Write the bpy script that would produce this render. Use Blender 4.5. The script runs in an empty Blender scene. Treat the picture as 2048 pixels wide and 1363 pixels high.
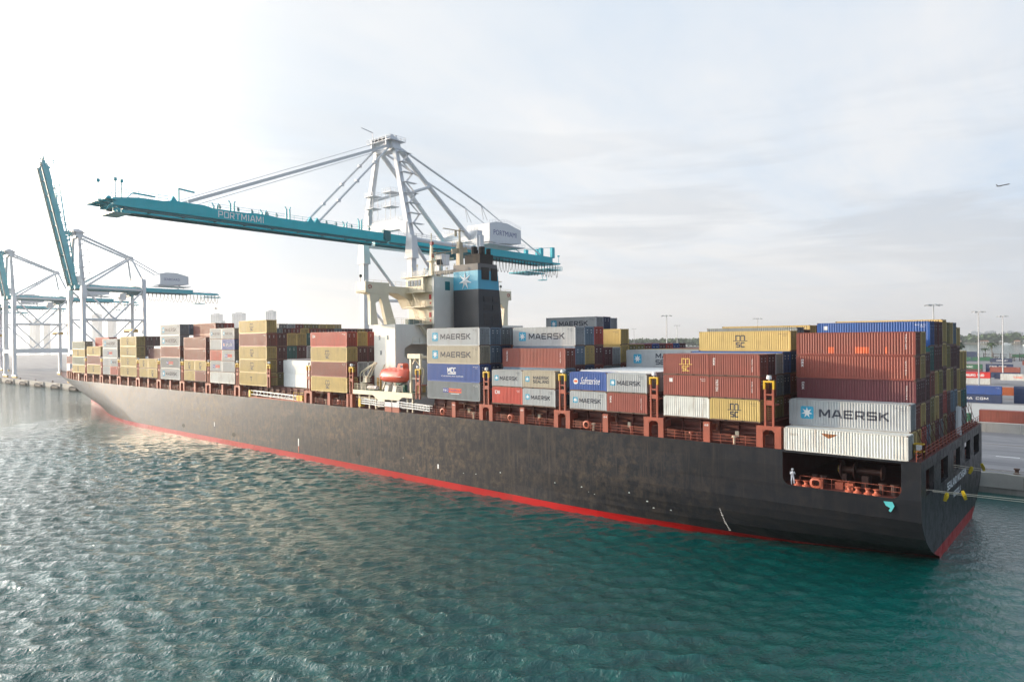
import bpy, bmesh, math, random
import numpy as np
from mathutils import Vector, Matrix

C = bpy.context.scene.collection
SC = bpy.context.scene
random.seed(7)
R = math.radians

# ------------------------------------------------------------------ camera, sky, sun, exposure
F, CW, CH = 1378.04, 2048.0, 1363.0
cam_d = bpy.data.cameras.new('camera')
cam_d.sensor_width = 36.0
cam_d.lens = F / CW * 36.0
cam_d.clip_start = 0.5
cam_d.clip_end = 60000
cam = bpy.data.objects.new('camera', cam_d)
C.objects.link(cam)
rt = Vector((0.75105914, 0.66017209, -0.0091096))
up = Vector((0.00526159, 0.00781225, 0.99995564))
fw = Vector((-0.66021397, 0.75107376, -0.0023939))
m = Matrix((rt, up, -fw)).transposed().to_4x4()
m.translation = Vector((0, 0, 24.07))
cam.matrix_world = m
SC.camera = cam

GLARE = 150.0
SUN_EL, SUN_AZ = 8.0, 22.0                      # degrees; azimuth measured from -X towards -Y
sdir = Vector((-math.cos(R(SUN_AZ)) * math.cos(R(SUN_EL)), -math.sin(R(SUN_AZ)) * math.cos(R(SUN_EL)), math.sin(R(SUN_EL))))
sun_d = bpy.data.lights.new('sun', 'SUN')
sun_d.energy = 5.0
sun_d.angle = R(1.2)
sun_d.color = (1.0, 0.75, 0.48)
sun = bpy.data.objects.new('sun', sun_d)
C.objects.link(sun)
sun.rotation_euler = sdir.to_track_quat('Z', 'Y').to_euler()

SC.view_settings.view_transform = 'Standard'
SC.view_settings.look = 'None'
SC.view_settings.gamma = 1
SC.view_settings.exposure = 0.0
SC.cycles.max_bounces = 6
SC.cycles.volume_bounces = 0
SC.cycles.use_denoising = True


class NT:
    """Small helper for node graphs."""
    def __init__(s, tree):
        s.t = tree
        s.n = tree.nodes
        s.l = tree.links

    def new(s, typ, **k):
        n = s.n.new(typ)
        for a, v in k.items():
            setattr(n, a, v)
        return n

    def put(s, node, key, v):
        sock = node.inputs[key]
        if hasattr(v, 'is_output'):
            s.l.new(v, sock)
        elif v is not None:
            sock.default_value = v

    def math(s, op, a, b=0.0, c=None, clamp=False):
        n = s.new('ShaderNodeMath', operation=op, use_clamp=clamp)
        s.put(n, 0, a)
        s.put(n, 1, b)
        if c is not None:
            s.put(n, 2, c)
        return n.outputs[0]

    def mix(s, f, a, b, mode='MIX'):
        n = s.new('ShaderNodeMix', data_type='RGBA', blend_type=mode)
        s.put(n, 0, f)
        s.put(n, 6, a)
        s.put(n, 7, b)
        return n.outputs[2]

    def noise(s, vec, scale, detail=4.0, rough=0.55, dist=0.0, out=0):
        n = s.new('ShaderNodeTexNoise')
        s.put(n, 'Vector', vec)
        n.inputs['Scale'].default_value = scale
        n.inputs['Detail'].default_value = detail
        n.inputs['Roughness'].default_value = rough
        n.inputs['Distortion'].default_value = dist
        return n.outputs[out]

    def ramp(s, v, lo, hi, a=0.0, b=1.0):
        n = s.new('ShaderNodeMapRange')
        s.put(n, 0, v)
        for i, q in enumerate((lo, hi, a, b)):
            n.inputs[i + 1].default_value = q
        return n.outputs[0]

    def mapping(s, vec, scale=(1, 1, 1), rot=(0, 0, 0), loc=(0, 0, 0)):
        n = s.new('ShaderNodeMapping')
        s.put(n, 'Vector', vec)
        n.inputs['Scale'].default_value = scale
        n.inputs['Rotation'].default_value = rot
        n.inputs['Location'].default_value = loc
        return n.outputs[0]

    def vmath(s, op, a, b=None, out=0):
        n = s.new('ShaderNodeVectorMath', operation=op)
        s.put(n, 0, a)
        if b is not None:
            s.put(n, 1, b)
        return n.outputs[out]


def c4(c):
    return (c[0], c[1], c[2], 1.0)


W = bpy.data.worlds.new('World')
SC.world = W
W.use_nodes = True
w = NT(W.node_tree)
w.n.clear()
sky = w.new('ShaderNodeTexSky', sky_type='NISHITA')
sky.sun_disc = False
sky.sun_elevation = R(SUN_EL)
sky.sun_rotation = R(270 - SUN_AZ)
sky.air_density = 1.0
sky.dust_density = 2.0
tc = w.new('ShaderNodeTexCoord')
d = tc.outputs['Generated']
sx = w.new('ShaderNodeSeparateXYZ')
w.put(sx, 0, d)
cosang = w.vmath('DOT_PRODUCT', d, tuple(sdir), out=1)
el = w.math('MAXIMUM', sx.outputs[2], 0.0)
den = w.math('ADD', el, 0.09)
cx = w.math('DIVIDE', sx.outputs[0], den)
cy = w.math('DIVIDE', sx.outputs[1], den)
cb = w.new('ShaderNodeCombineXYZ')
w.put(cb, 0, cx)
w.put(cb, 1, cy)
big = w.noise(w.mapping(cb.outputs[0], (0.34, 0.16, 1), (0, 0, R(35))), 1.0, 6, 0.56, 0.5)
fine = w.noise(w.mapping(cb.outputs[0], (1.1, 0.42, 1), (0, 0, R(35)), (3, 1, 0)), 1.0, 7, 0.6, 0.35)
cov = w.math('ADD', w.math('MULTIPLY', big, 0.62), w.math('MULTIPLY', fine, 0.38))
thin = w.ramp(cov, 0.41, 0.58)
# direction from the sun: milky white near it, cooler and greyer away from it
t_away = w.ramp(cosang, -0.62, 0.62)
base_col = w.mix(t_away, c4((5.6, 7.8, 10.6)), c4((9.6, 10.4, 11.2)))
cloud_col = w.mix(t_away, c4((9.6, 10.1, 10.8)), c4((11.6, 11.6, 11.6)))
veil = w.mix(thin, base_col, cloud_col)
# grey cloud bases low over the horizon
low = w.math('MULTIPLY', w.ramp(el, 0.02, 0.10), w.ramp(el, 0.34, 0.16))
streak = w.noise(w.mapping(d, (1.6, 1.6, 15.0), (0, 0, 0), (2.3, 0, 0)), 1.6, 6, 0.55, 0.4)
veil = w.mix(w.math('MULTIPLY', w.math('MULTIPLY', low, w.ramp(streak, 0.48, 0.60)), 0.55),
             veil, w.mix(t_away, c4((6.2, 6.8, 7.7)), c4((8.6, 8.9, 9.3))))
# warm pale band over the horizon
hz = w.ramp(el, 0.17, 0.0)
veil = w.mix(w.math('MULTIPLY', hz, 0.8), veil, w.mix(t_away, c4((8.6, 8.5, 8.6)), c4((11.6, 10.9, 10.1))))
col = w.mix(0.93, sky.outputs[0], veil)
# milky glare of the low sun behind thin cloud
glare = w.math('POWER', w.ramp(cosang, 0.36, 1.0), 6.0)
gs = w.new('ShaderNodeVectorMath', operation='SCALE')
w.put(gs, 0, (0.97, 0.96, 0.93))
w.put(gs, 'Scale', w.math('MULTIPLY', glare, GLARE))
col = w.vmath('ADD', col, gs.outputs[0])
back = w.ramp(cosang, -0.95, -0.35, 0.8, 1.0)
bk = w.new('ShaderNodeVectorMath', operation='SCALE')
w.put(bk, 0, col)
w.put(bk, 'Scale', back)
col = bk.outputs[0]
bg = w.new('ShaderNodeBackground')
w.put(bg, 0, col)
bg.inputs[1].default_value = 0.088
wo = w.new('ShaderNodeOutputWorld')
w.l.new(bg.outputs[0], wo.inputs[0])

# ------------------------------------------------------------------ materials
MATS = {}


def mat(name, col, rough=0.5, metal=0.0, var=0.12, dirt=0.25, dirtcol=(0.10, 0.055, 0.03), scale=1.0, spec=0.5, bump=0.0, rnd=0.0, streak=0.12):
    if name in MATS:
        return MATS[name]
    mt = bpy.data.materials.new(name)
    mt.use_nodes = True
    g = NT(mt.node_tree)
    b = g.n['Principled BSDF']
    t = g.new('ShaderNodeTexCoord').outputs['Object']
    oi = g.new('ShaderNodeObjectInfo')
    off = g.new('ShaderNodeCombineXYZ')
    g.put(off, 0, g.math('MULTIPLY', oi.outputs['Random'], 57.0))
    g.put(off, 1, g.math('MULTIPLY', oi.outputs['Random'], 31.0))
    tv = g.vmath('ADD', t, off.outputs[0])
    n1 = g.noise(tv, 0.8 * scale, 5, 0.6)
    n2 = g.noise(g.mapping(tv, (1, 1, streak)), 3.0 * scale, 5, 0.65)
    f = g.ramp(n1, 0.3, 0.7, 1 - var, 1 + var)
    if rnd:
        f = g.math('MULTIPLY', f, g.ramp(oi.outputs['Random'], 0, 1, 1 - rnd, 1 + rnd))
    cc = g.vmath('MULTIPLY', c4(col)[:3], (1, 1, 1))
    sc = g.new('ShaderNodeVectorMath', operation='SCALE')
    g.put(sc, 0, tuple(col[:3]))
    g.put(sc, 'Scale', f)
    cmix = g.mix(g.math('MULTIPLY', g.ramp(n2, 0.52, 0.78), dirt), sc.outputs[0], c4(dirtcol))
    g.put(b, 'Base Color', cmix)
    g.put(b, 'Roughness', g.ramp(n1, 0.3, 0.7, max(0.03, rough - 0.08), min(1, rough + 0.1)))
    b.inputs['Metallic'].default_value = metal
    b.inputs['Specular IOR Level'].default_value = spec
    if bump:
        bp = g.new('ShaderNodeBump')
        bp.inputs['Strength'].default_value = 0.5
        bp.inputs['Distance'].default_value = bump
        g.put(bp, 'Height', n2)
        g.put(b, 'Normal', bp.outputs[0])
    MATS[name] = mt
    return mt


PAINT = {
    'yellow': (0.50, 0.37, 0.135), 'tan': (0.44, 0.33, 0.13), 'olive': (0.24, 0.20, 0.07),
    'red': (0.235, 0.062, 0.048), 'brown': (0.22, 0.06, 0.045), 'bright_red': (0.42, 0.06, 0.045),
    'maroon': (0.115, 0.034, 0.042), 'light_grey': (0.36, 0.39, 0.41), 'dark_grey': (0.17, 0.20, 0.22),
    'beige': (0.44, 0.40, 0.31), 'blue': (0.020, 0.085, 0.30), 'royal': (0.022, 0.075, 0.28),
    'navy': (0.015, 0.035, 0.10), 'white': (0.62, 0.65, 0.66), 'teal': (0.03, 0.14, 0.14),
    'green': (0.02, 0.13, 0.07), 'steel_blue': (0.14, 0.21, 0.29), 'orange': (0.42, 0.10, 0.03),
    'scarlet': (0.55, 0.02, 0.02), 'old_white': (0.55, 0.57, 0.55), 'sage': (0.24, 0.27, 0.21)}


def paint(c):
    rusty = c in ('old_white', 'white', 'light_grey', 'beige')
    return mat('container_' + c, PAINT[c], 0.48, var=0.10, dirt=0.8 if c == 'old_white' else (0.22 if rusty else 0.32),
               dirtcol=(0.22, 0.11, 0.055) if rusty else (0.07, 0.035, 0.025), scale=0.7, rnd=0.10, spec=0.35)


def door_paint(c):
    p = PAINT[c]  # door ends: body paint darkened to carry their shade, with extra dirt
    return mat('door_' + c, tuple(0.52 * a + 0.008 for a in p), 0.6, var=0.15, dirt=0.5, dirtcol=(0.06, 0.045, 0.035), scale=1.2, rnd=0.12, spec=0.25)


M_rail = mat('container_frame_rust', (0.10, 0.055, 0.04), 0.7, var=0.3, dirt=0.4)
M_rod = mat('galvanised_rod', (0.30, 0.30, 0.30), 0.5, 0.3)
M_dark = mat('dark_gap', (0.012, 0.011, 0.011), 0.8)
M_star = mat('star_white', (0.75, 0.77, 0.78), 0.5, var=0.05, dirt=0.08)
M_cyan = mat('emblem_blue', (0.03, 0.33, 0.52), 0.5, var=0.05, dirt=0.10)
M_ink = mat('lettering_dark', (0.018, 0.025, 0.045), 0.5, var=0.05, dirt=0.05)
M_white = mat('lettering_white', (0.72, 0.74, 0.75), 0.5, var=0.05, dirt=0.1)
M_logo_orange = mat('logo_orange', (0.75, 0.13, 0.03), 0.5, dirt=0.05)
M_logo_blue = mat('logo_blue', (0.03, 0.05, 0.30), 0.5, dirt=0.05)
M_logo_yellow = mat('logo_yellow', (0.60, 0.38, 0.08), 0.5, dirt=0.15)
M_oxide = mat('oxide_red_paint', (0.30, 0.072, 0.042), 0.6, var=0.18, dirt=0.35, dirtcol=(0.12, 0.04, 0.03), scale=0.8)
M_oxide_dark = mat('oxide_red_dark', (0.115, 0.028, 0.022), 0.65, var=0.25, dirt=0.4, dirtcol=(0.03, 0.015, 0.012))
M_cream = mat('cream_paint', (0.66, 0.60, 0.46), 0.5, var=0.06, dirt=0.16, dirtcol=(0.35, 0.24, 0.12), scale=0.5)
M_greyhouse = mat('deckhouse_white', (0.74, 0.72, 0.66), 0.5, var=0.05, dirt=0.12, dirtcol=(0.36, 0.30, 0.2), scale=0.4)
M_glass = mat('dark_glass', (0.02, 0.035, 0.045), 0.08, var=0.02, dirt=0.0)
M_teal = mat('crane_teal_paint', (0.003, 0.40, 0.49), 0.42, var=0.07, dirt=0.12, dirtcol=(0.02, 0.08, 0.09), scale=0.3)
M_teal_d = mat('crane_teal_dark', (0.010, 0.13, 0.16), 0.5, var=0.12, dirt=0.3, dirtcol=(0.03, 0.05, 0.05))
M_crane = mat('crane_white_paint', (0.60, 0.625, 0.66), 0.45, var=0.04, dirt=0.06, dirtcol=(0.35, 0.33, 0.3), scale=0.3)
M_yellow = mat('safety_yellow', (0.60, 0.38, 0.015), 0.5, dirt=0.15)
M_black = mat('funnel_black', (0.010, 0.015, 0.024), 0.42, var=0.1, dirt=0.1, dirtcol=(0.04, 0.04, 0.04))
M_soot = mat('soot_black', (0.02, 0.018, 0.017), 0.85)
M_funnel_cyan = mat('funnel_blue', (0.04, 0.31, 0.46), 0.45, var=0.05, dirt=0.1, dirtcol=(0.05, 0.2, 0.28))
M_funnel_grey = mat('funnel_grey', (0.10, 0.10, 0.105), 0.6)
M_boat = mat('lifeboat_orange', (0.62, 0.10, 0.055), 0.35, var=0.12, dirt=0.2, dirtcol=(0.3, 0.05, 0.04))
M_orange = mat('roller_orange', (0.40, 0.10, 0.055), 0.5, dirt=0.2)
M_alu = mat('gangway_aluminium', (0.42, 0.44, 0.46), 0.45, 0.4, dirt=0.2, dirtcol=(0.1, 0.1, 0.1))
M_green = mat('deck_green', (0.02, 0.11, 0.075), 0.6)
M_conc = mat('concrete', (0.30, 0.30, 0.29), 0.8, var=0.15, dirt=0.3, dirtcol=(0.12, 0.11, 0.10), scale=0.25)
M_conc_d = mat('concrete_stained', (0.20, 0.20, 0.19), 0.85, var=0.25, dirt=0.5, dirtcol=(0.06, 0.06, 0.055), scale=0.3)
M_rubber = mat('rubber_black', (0.03, 0.03, 0.03), 0.8)
M_rope = mat('mooring_rope', (0.50, 0.46, 0.38), 0.8)
M_skin = mat('skin', (0.35, 0.20, 0.13), 0.6)
M_overall = mat('white_coverall', (0.82, 0.83, 0.88), 0.8, var=0.04, dirt=0.08, dirtcol=(0.4, 0.4, 0.4))
M_pole = mat('galvanised_pole', (0.42, 0.43, 0.44), 0.5, 0.2)
M_bark = mat('palm_trunk', (0.16, 0.12, 0.08), 0.9)
M_leaf = mat('foliage', (0.045, 0.085, 0.03), 0.8, var=0.5, dirt=0.4, dirtcol=(0.02, 0.04, 0.015), scale=0.15)
M_tower = mat('tower_facade', (0.42, 0.44, 0.47), 0.6, var=0.05, dirt=0.0, scale=0.02)


def hull_material(name, col, patch, wet):
    mt = bpy.data.materials.new(name)
    mt.use_nodes = True
    g = NT(mt.node_tree)
    b = g.n['Principled BSDF']
    t = g.new('ShaderNodeTexCoord').outputs['Object']
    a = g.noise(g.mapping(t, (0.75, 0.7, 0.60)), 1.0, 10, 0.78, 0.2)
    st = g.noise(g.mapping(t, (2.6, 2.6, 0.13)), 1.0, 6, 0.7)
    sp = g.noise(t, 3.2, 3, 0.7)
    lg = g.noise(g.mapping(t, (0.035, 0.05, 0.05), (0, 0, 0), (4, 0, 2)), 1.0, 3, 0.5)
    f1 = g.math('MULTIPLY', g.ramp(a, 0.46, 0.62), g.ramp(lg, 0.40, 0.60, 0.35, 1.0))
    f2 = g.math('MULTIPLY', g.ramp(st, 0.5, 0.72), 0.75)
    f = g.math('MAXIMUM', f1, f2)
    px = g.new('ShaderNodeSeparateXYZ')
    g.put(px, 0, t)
    wear_glare = g.ramp(px.outputs[0], -20.0, -125.0, 0.10, 1.0)  # tan grows towards the bow: part wear, part sun glare put into the colour
    cc = g.mix(g.math('MULTIPLY', g.math('MULTIPLY', f, wear_glare), 0.62), c4(col), c4(patch))
    br = g.new('ShaderNodeTexBrick')
    g.put(br, 'Vector', g.mapping(t, (1, 1, 1), (R(90), 0, 0), (2.0, 0.0, 0)))
    br.inputs['Scale'].default_value = 1.0
    br.inputs['Brick Width'].default_value = 11.0
    br.inputs['Row Height'].default_value = 2.45
    br.inputs['Mortar Size'].default_value = 0.035
    br.inputs['Mortar Smooth'].default_value = 0.6
    br.inputs['Color1'].default_value = (0.86, 0.86, 0.86, 1)
    br.inputs['Color2'].default_value = (1.12, 1.12, 1.12, 1)
    br.inputs['Mortar'].default_value = (1.15, 1.1, 1.05, 1)
    cc = g.mix(1.0, cc, br.outputs['Color'], 'MULTIPLY')
    scuff = g.noise(g.mapping(t, (0.5, 1, 2.2)), 2.6, 6, 0.75)
    hgt = g.new('ShaderNodeSeparateXYZ')
    g.put(hgt, 0, t)
    lowm = g.math('MULTIPLY', g.ramp(hgt.outputs[2], 5.0, 2.0), g.ramp(scuff, 0.67, 0.72))
    cc = g.mix(g.math('MULTIPLY', lowm, 0.6), cc, c4(wet))
    g.put(b, 'Base Color', cc)
    g.put(b, 'Roughness', g.ramp(f, 0.0, 1.0, 0.33, 0.6))
    b.inputs['Specular IOR Level'].default_value = 0.22
    bp = g.new('ShaderNodeBump')
    bp.inputs['Strength'].default_value = 0.6
    bp.inputs['Distance'].default_value = 0.05
    h = g.math('ADD', g.math('MULTIPLY', g.noise(g.mapping(t, (0.25, 0.25, 0.5)), 1.0, 3, 0.5), 1.6), g.math('MULTIPLY', sp, 0.12))
    g.put(bp, 'Height', h)
    g.put(b, 'Normal', bp.outputs[0])
    return mt


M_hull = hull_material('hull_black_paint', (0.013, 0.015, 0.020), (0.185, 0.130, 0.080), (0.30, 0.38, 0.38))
M_boot = hull_material('hull_red_paint', (0.36, 0.006, 0.007), (0.20, 0.03, 0.022), (0.55, 0.12, 0.08))


# ------------------------------------------------------------------ mesh helpers
class MB:
    def __init__(s):
        s.v = []
        s.f = []
        s.m = []

    def add(s, vs, fs, mi=0):
        o = len(s.v)
        s.v += [tuple(q) for q in vs]
        s.f += [tuple(i + o for i in q) for q in fs]
        s.m += [mi] * len(fs)
        return s

    def box(s, x0, x1, y0, y1, z0, z1, mi=0):
        return s.add([(x0, y0, z0), (x1, y0, z0), (x1, y1, z0), (x0, y1, z0), (x0, y0, z1), (x1, y0, z1), (x1, y1, z1), (x0, y1, z1)],
                     [(0, 3, 2, 1), (4, 5, 6, 7), (0, 1, 5, 4), (1, 2, 6, 5), (2, 3, 7, 6), (3, 0, 4, 7)], mi)

    def bar(s, p, q, wd, ht=None, mi=0, w2=None, h2=None, side=None):
        """box-section member from p to q"""
        ht = ht or wd
        w2 = w2 or wd
        h2 = h2 or ht
        p = Vector(p)
        q = Vector(q)
        ax = (q - p).normalized()
        ref = Vector(side) if side else (Vector((0, 0, 1)) if abs(ax.z) < 0.9 else Vector((1, 0, 0)))
        sd = ax.cross(ref).normalized()
        u = sd.cross(ax).normalized()
        vs = []
        for c, a, b in ((p, wd, ht), (q, w2, h2)):
            for i, j in ((-1, -1), (1, -1), (1, 1), (-1, 1)):
                vs.append(c + sd * i * a / 2 + u * j * b / 2)
        return s.add(vs, [(0, 1, 2, 3), (7, 6, 5, 4), (0, 4, 5, 1), (1, 5, 6, 2), (2, 6, 7, 3), (3, 7, 4, 0)], mi)

    def tube(s, p, q, r, n=8, mi=0, r2=None, caps=True):
        r2 = r if r2 is None else r2
        p = Vector(p)
        q = Vector(q)
        ax = (q - p).normalized()
        ref = Vector((0, 0, 1)) if abs(ax.z) < 0.9 else Vector((1, 0, 0))
        a = ax.cross(ref).normalized()
        b = ax.cross(a)
        vs = []
        for c, rr in ((p, r), (q, r2)):
            for i in range(n):
                t = 2 * math.pi * i / n
                vs.append(c + (a * math.cos(t) + b * math.sin(t)) * rr)
        fs = [(i, (i + 1) % n, n + (i + 1) % n, n + i) for i in range(n)]
        if caps:
            fs += [tuple(range(n - 1, -1, -1)), tuple(range(n, 2 * n))]
        return s.add(vs, fs, mi)

    def path(s, pts, r, n=6, mi=0):
        for a, b in zip(pts[:-1], pts[1:]):
            s.tube(a, b, r, n, mi)
        return s

    def prism(s, poly, axis, a, b, mi=0):
        """poly: 2D points; axis: 'x' (poly is y,z), 'y' (x,z) or 'z' (x,y); extruded from a to b"""
        def P(p, t):
            return {'x': (t, p[0], p[1]), 'y': (p[0], t, p[1]), 'z': (p[0], p[1], t)}[axis]
        n = len(poly)
        vs = [P(p, a) for p in poly] + [P(p, b) for p in poly]
        fs = [(i, (i + 1) % n, n + (i + 1) % n, n + i) for i in range(n)] + [tuple(range(n - 1, -1, -1)), tuple(range(n, 2 * n))]
        return s.add(vs, fs, mi)

    def rail(s, pts, h=1.05, r=0.03, step=1.6, bars=3, mi=0):
        """guard rail along a polyline"""
        for a, b in zip(pts[:-1], pts[1:]):
            a = Vector(a)
            b = Vector(b)
            L = (b - a).length
            for k in range(bars):
                z = Vector((0, 0, h * (k + 1) / bars))
                s.bar(a + z, b + z, r * 1.6, r * 1.6, mi)
            n = max(1, int(L / step))
            for i in range(n + 1):
                p = a.lerp(b, i / n)
                s.bar(p, p + Vector((0, 0, h)), r * 1.6, r * 1.6, mi)
        return s

    def mesh(s, name, mats, smooth=False):
        me = bpy.data.meshes.new(name)
        me.from_pydata(s.v, [], s.f)
        mats = mats if isinstance(mats, (list, tuple)) else [mats]
        for q in mats:
            me.materials.append(q)
        me.polygons.foreach_set('material_index', s.m)
        if smooth:
            me.polygons.foreach_set('use_smooth', [True] * len(s.f))
        me.update()
        bm = bmesh.new()
        bm.from_mesh(me)
        bmesh.ops.recalc_face_normals(bm, faces=bm.faces)
        bm.to_mesh(me)
        bm.free()
        return me

    def build(s, name, mats, parent=None, smooth=False, label=None):
        o = bpy.data.objects.new(name, s.mesh(name, mats, smooth))
        C.objects.link(o)
        if parent:
            o.parent = parent
        if label:
            o['label'] = label
        return o


def tag(o, label=None, cat=None, group=None, kind=None):
    if label:
        o['label'] = label
    if cat:
        o['category'] = cat
    if group:
        o['group'] = group
    if kind:
        o['kind'] = kind
    return o


def empty(name, loc=(0, 0, 0), rz=0, label=None, cat=None, group=None):
    o = bpy.data.objects.new(name, None)
    o.empty_display_size = 0.5
    C.objects.link(o)
    o.location = loc
    o.rotation_euler = (0, 0, rz)
    return tag(o, label, cat, group)


def copy_tree(o, parent=None):
    c = o.copy()
    C.objects.link(c)
    c.parent = parent
    for ch in list(o.children):
        copy_tree(ch, c)
    return c


def text_data(s, size=1.0, bold=0.0, xs=1.0, italic=0.0):
    """built-in font lettering as flat 2D verts and faces, left aligned, capital height = size"""
    cu = bpy.data.curves.new('lettering', 'FONT')
    cu.body = s
    cu.size = 1.0
    cu.offset = bold
    cu.shear = italic
    cu.resolution_u = 2
    o = bpy.data.objects.new('lettering', cu)
    C.objects.link(o)
    dg = bpy.context.evaluated_depsgraph_get()
    ev = o.evaluated_get(dg)
    me = ev.to_mesh()
    vs = [(v.co.x, v.co.y) for v in me.vertices]
    fs = [tuple(p.vertices) for p in me.polygons]
    ev.to_mesh_clear()
    bpy.data.objects.remove(o)
    bpy.data.curves.remove(cu)
    k = size / 0.73
    return [(x * k * xs, y * k) for x, y in vs], fs


def fit_text(s, x0, x1, z0, z1, bold=0.02, rot90=False, italic=0.0):
    vs, fs = text_data(s, 1.0, bold, 1.0, italic)
    xa = min(v[0] for v in vs)
    xb = max(v[0] for v in vs)
    ya = min(v[1] for v in vs)
    yb = max(v[1] for v in vs)
    if rot90:                                   # reads downwards
        out = [(x0 + (y - ya) / (yb - ya) * (x1 - x0), z1 - (x - xa) / (xb - xa) * (z1 - z0)) for x, y in vs]
    else:
        out = [(x0 + (x - xa) / (xb - xa) * (x1 - x0), z0 + (y - ya) / (yb - ya) * (z1 - z0)) for x, y in vs]
    return out, fs


GLYPH = {  # strokes on a 1 x 1 box
    'A': [[(0, 0), (.42, 1)], [(.58, 1), (1, 0)], [(.2, .3), (.8, .3)]], 'M': [[(.07, 0), (.07, 1)], [(.93, 1), (.93, 0)], [(.12, .95), (.5, .2)], [(.5, .2), (.88, .95)]],
    'E': [[(.08, 0), (.08, 1)], [(.08, .08), (1, .08)], [(.08, .5), (.9, .5)], [(.08, .92), (1, .92)]], 'R': [[(.08, 0), (.08, 1)], [(.08, .92), (.85, .92)], [(.88, .98), (.88, .42)], [(.08, .42), (.9, .42)], [(.55, .4), (.95, 0)]],
    'S': [[(0, .08), (.95, .08)], [(.92, .02), (.92, .56)], [(.05, .5), (.95, .5)], [(.08, .44), (.08, .98)], [(.05, .92), (1, .92)]], 'K': [[(.08, 0), (.08, 1)], [(.12, .45), (.92, 1)], [(.35, .6), (.95, 0)]],
    'L': [[(.08, 0), (.08, 1)], [(.08, .08), (1, .08)]], 'N': [[(.08, 0), (.08, 1)], [(.92, 0), (.92, 1)], [(.1, .95), (.9, .05)]], 'D': [[(.08, 0), (.08, 1)], [(.08, .92), (.78, .92)], [(.08, .08), (.78, .08)], [(.74, .95), (.92, .75)], [(.92, .78), (.92, .22)], [(.92, .25), (.74, .05)]],
    'C': [[(.08, .03), (.08, .97)], [(.05, .92), (1, .92)], [(.05, .08), (1, .08)]], 'O': [[(.08, .03), (.08, .97)], [(.92, .03), (.92, .97)], [(.05, .92), (.95, .92)], [(.05, .08), (.95, .08)]],
    'T': [[(.5, 0), (.5, .95)], [(0, .92), (1, .92)]], 'I': [[(.5, 0), (.5, 1)]], 'P': [[(.08, 0), (.08, 1)], [(.08, .92), (.9, .92)], [(.9, .98), (.9, .4)], [(.08, .42), (.95, .42)]],
    'G': [[(.08, .03), (.08, .97)], [(.05, .92), (1, .92)], [(.05, .08), (.95, .08)], [(.92, .03), (.92, .5)], [(.5, .48), (.95, .48)]], 'H': [[(.08, 0), (.08, 1)], [(.92, 0), (.92, 1)], [(.08, .5), (.92, .5)]],
    'U': [[(.08, .03), (.08, 1)], [(.92, .03), (.92, 1)], [(.05, .08), (.95, .08)]], 'B': [[(.08, 0), (.08, 1)], [(.08, .92), (.85, .92)], [(.85, .95), (.85, .5)], [(.08, .5), (.95, .5)], [(.92, .52), (.92, .05)], [(.08, .08), (.95, .08)]],
    'W': [[(0, 1), (.25, 0)], [(.25, 0), (.5, .8)], [(.5, .8), (.75, 0)], [(.75, 0), (1, 1)]], 'Y': [[(0, 1), (.5, .45)], [(1, 1), (.5, .45)], [(.5, 0), (.5, .48)]], ' ': []}


def block_text(s, x0, x1, z0, z1, wt=0.23):
    """heavy square lettering; each stroke is its own face"""
    wid = {'I': 0.35, ' ': 0.55, 'M': 1.12}
    tot = sum(wid.get(c, 0.9) for c in s) + 0.22 * (len(s) - 1)
    k = (x1 - x0) / tot
    H_ = z1 - z0
    t_ = wt * H_
    vs, fs = [], []
    x = x0
    for c in s:
        w_ = wid.get(c, 0.9) * k
        for (ax, az), (bx, bz) in GLYPH.get(c, GLYPH['O']):
            A = Vector((x + ax * w_, z0 + az * H_))
            B = Vector((x + bx * w_, z0 + bz * H_))
            dv = (B - A).normalized()
            n_ = Vector((-dv.y, dv.x)) * t_ / 2
            o = len(vs)
            vs += [tuple(A - n_), tuple(B - n_), tuple(B + n_), tuple(A + n_)]
            fs.append((o, o + 1, o + 2, o + 3))
        x += w_ + 0.22 * k
    return vs, fs


def star_poly(cx, cz, r, n=7, inner=0.42):
    pts = []
    for i in range(2 * n):
        a = math.pi / 2 + math.pi * i / n
        rr = r if i % 2 == 0 else r * inner
        pts.append((cx + rr * math.cos(a), cz + rr * math.sin(a)))
    vs = [(cx, cz)] + pts
    return vs, [(0, 1 + i, 1 + (i + 1) % (2 * n)) for i in range(2 * n)]


def round_rect(x0, x1, z0, z1, r):
    pts = []
    for cx, cz, a0 in ((x1 - r, z1 - r, 0), (x0 + r, z1 - r, 90), (x0 + r, z0 + r, 180), (x1 - r, z0 + r, 270)):
        for k in range(4):
            a = R(a0 + k * 30)
            pts.append((cx + r * math.cos(a), cz + r * math.sin(a)))
    return pts, [tuple(range(len(pts)))]


def rect(x0, x1, z0, z1):
    return [(x0, z0), (x1, z0), (x1, z1), (x0, z1)], [(0, 1, 2, 3)]


# ------------------------------------------------------------------ shipping containers
PITCH = 0.278
CD = 0.038


def folds(L):
    n = int((L - 0.36) / PITCH)
    x0 = (L - n * PITCH) / 2
    pts = []
    for i in range(n):
        b = x0 + i * PITCH
        pts += [(b, 0.0), (b + 0.072, 0.0), (b + 0.140, CD), (b + 0.210, CD)]
    pts.append((x0 + n * PITCH, 0.0))
    return x0, pts


def profile(L, x):
    x0, pts = folds(L)
    n = (len(pts) - 1) // 4
    if x <= x0 or x >= x0 + n * PITCH:
        return 0.0
    u = (x - x0) % PITCH
    if u < 0.072:
        return 0.0
    if u < 0.140:
        return CD * (u - 0.072) / 0.068
    if u < 0.210:
        return CD
    return CD * (PITCH - u) / 0.068


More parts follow.
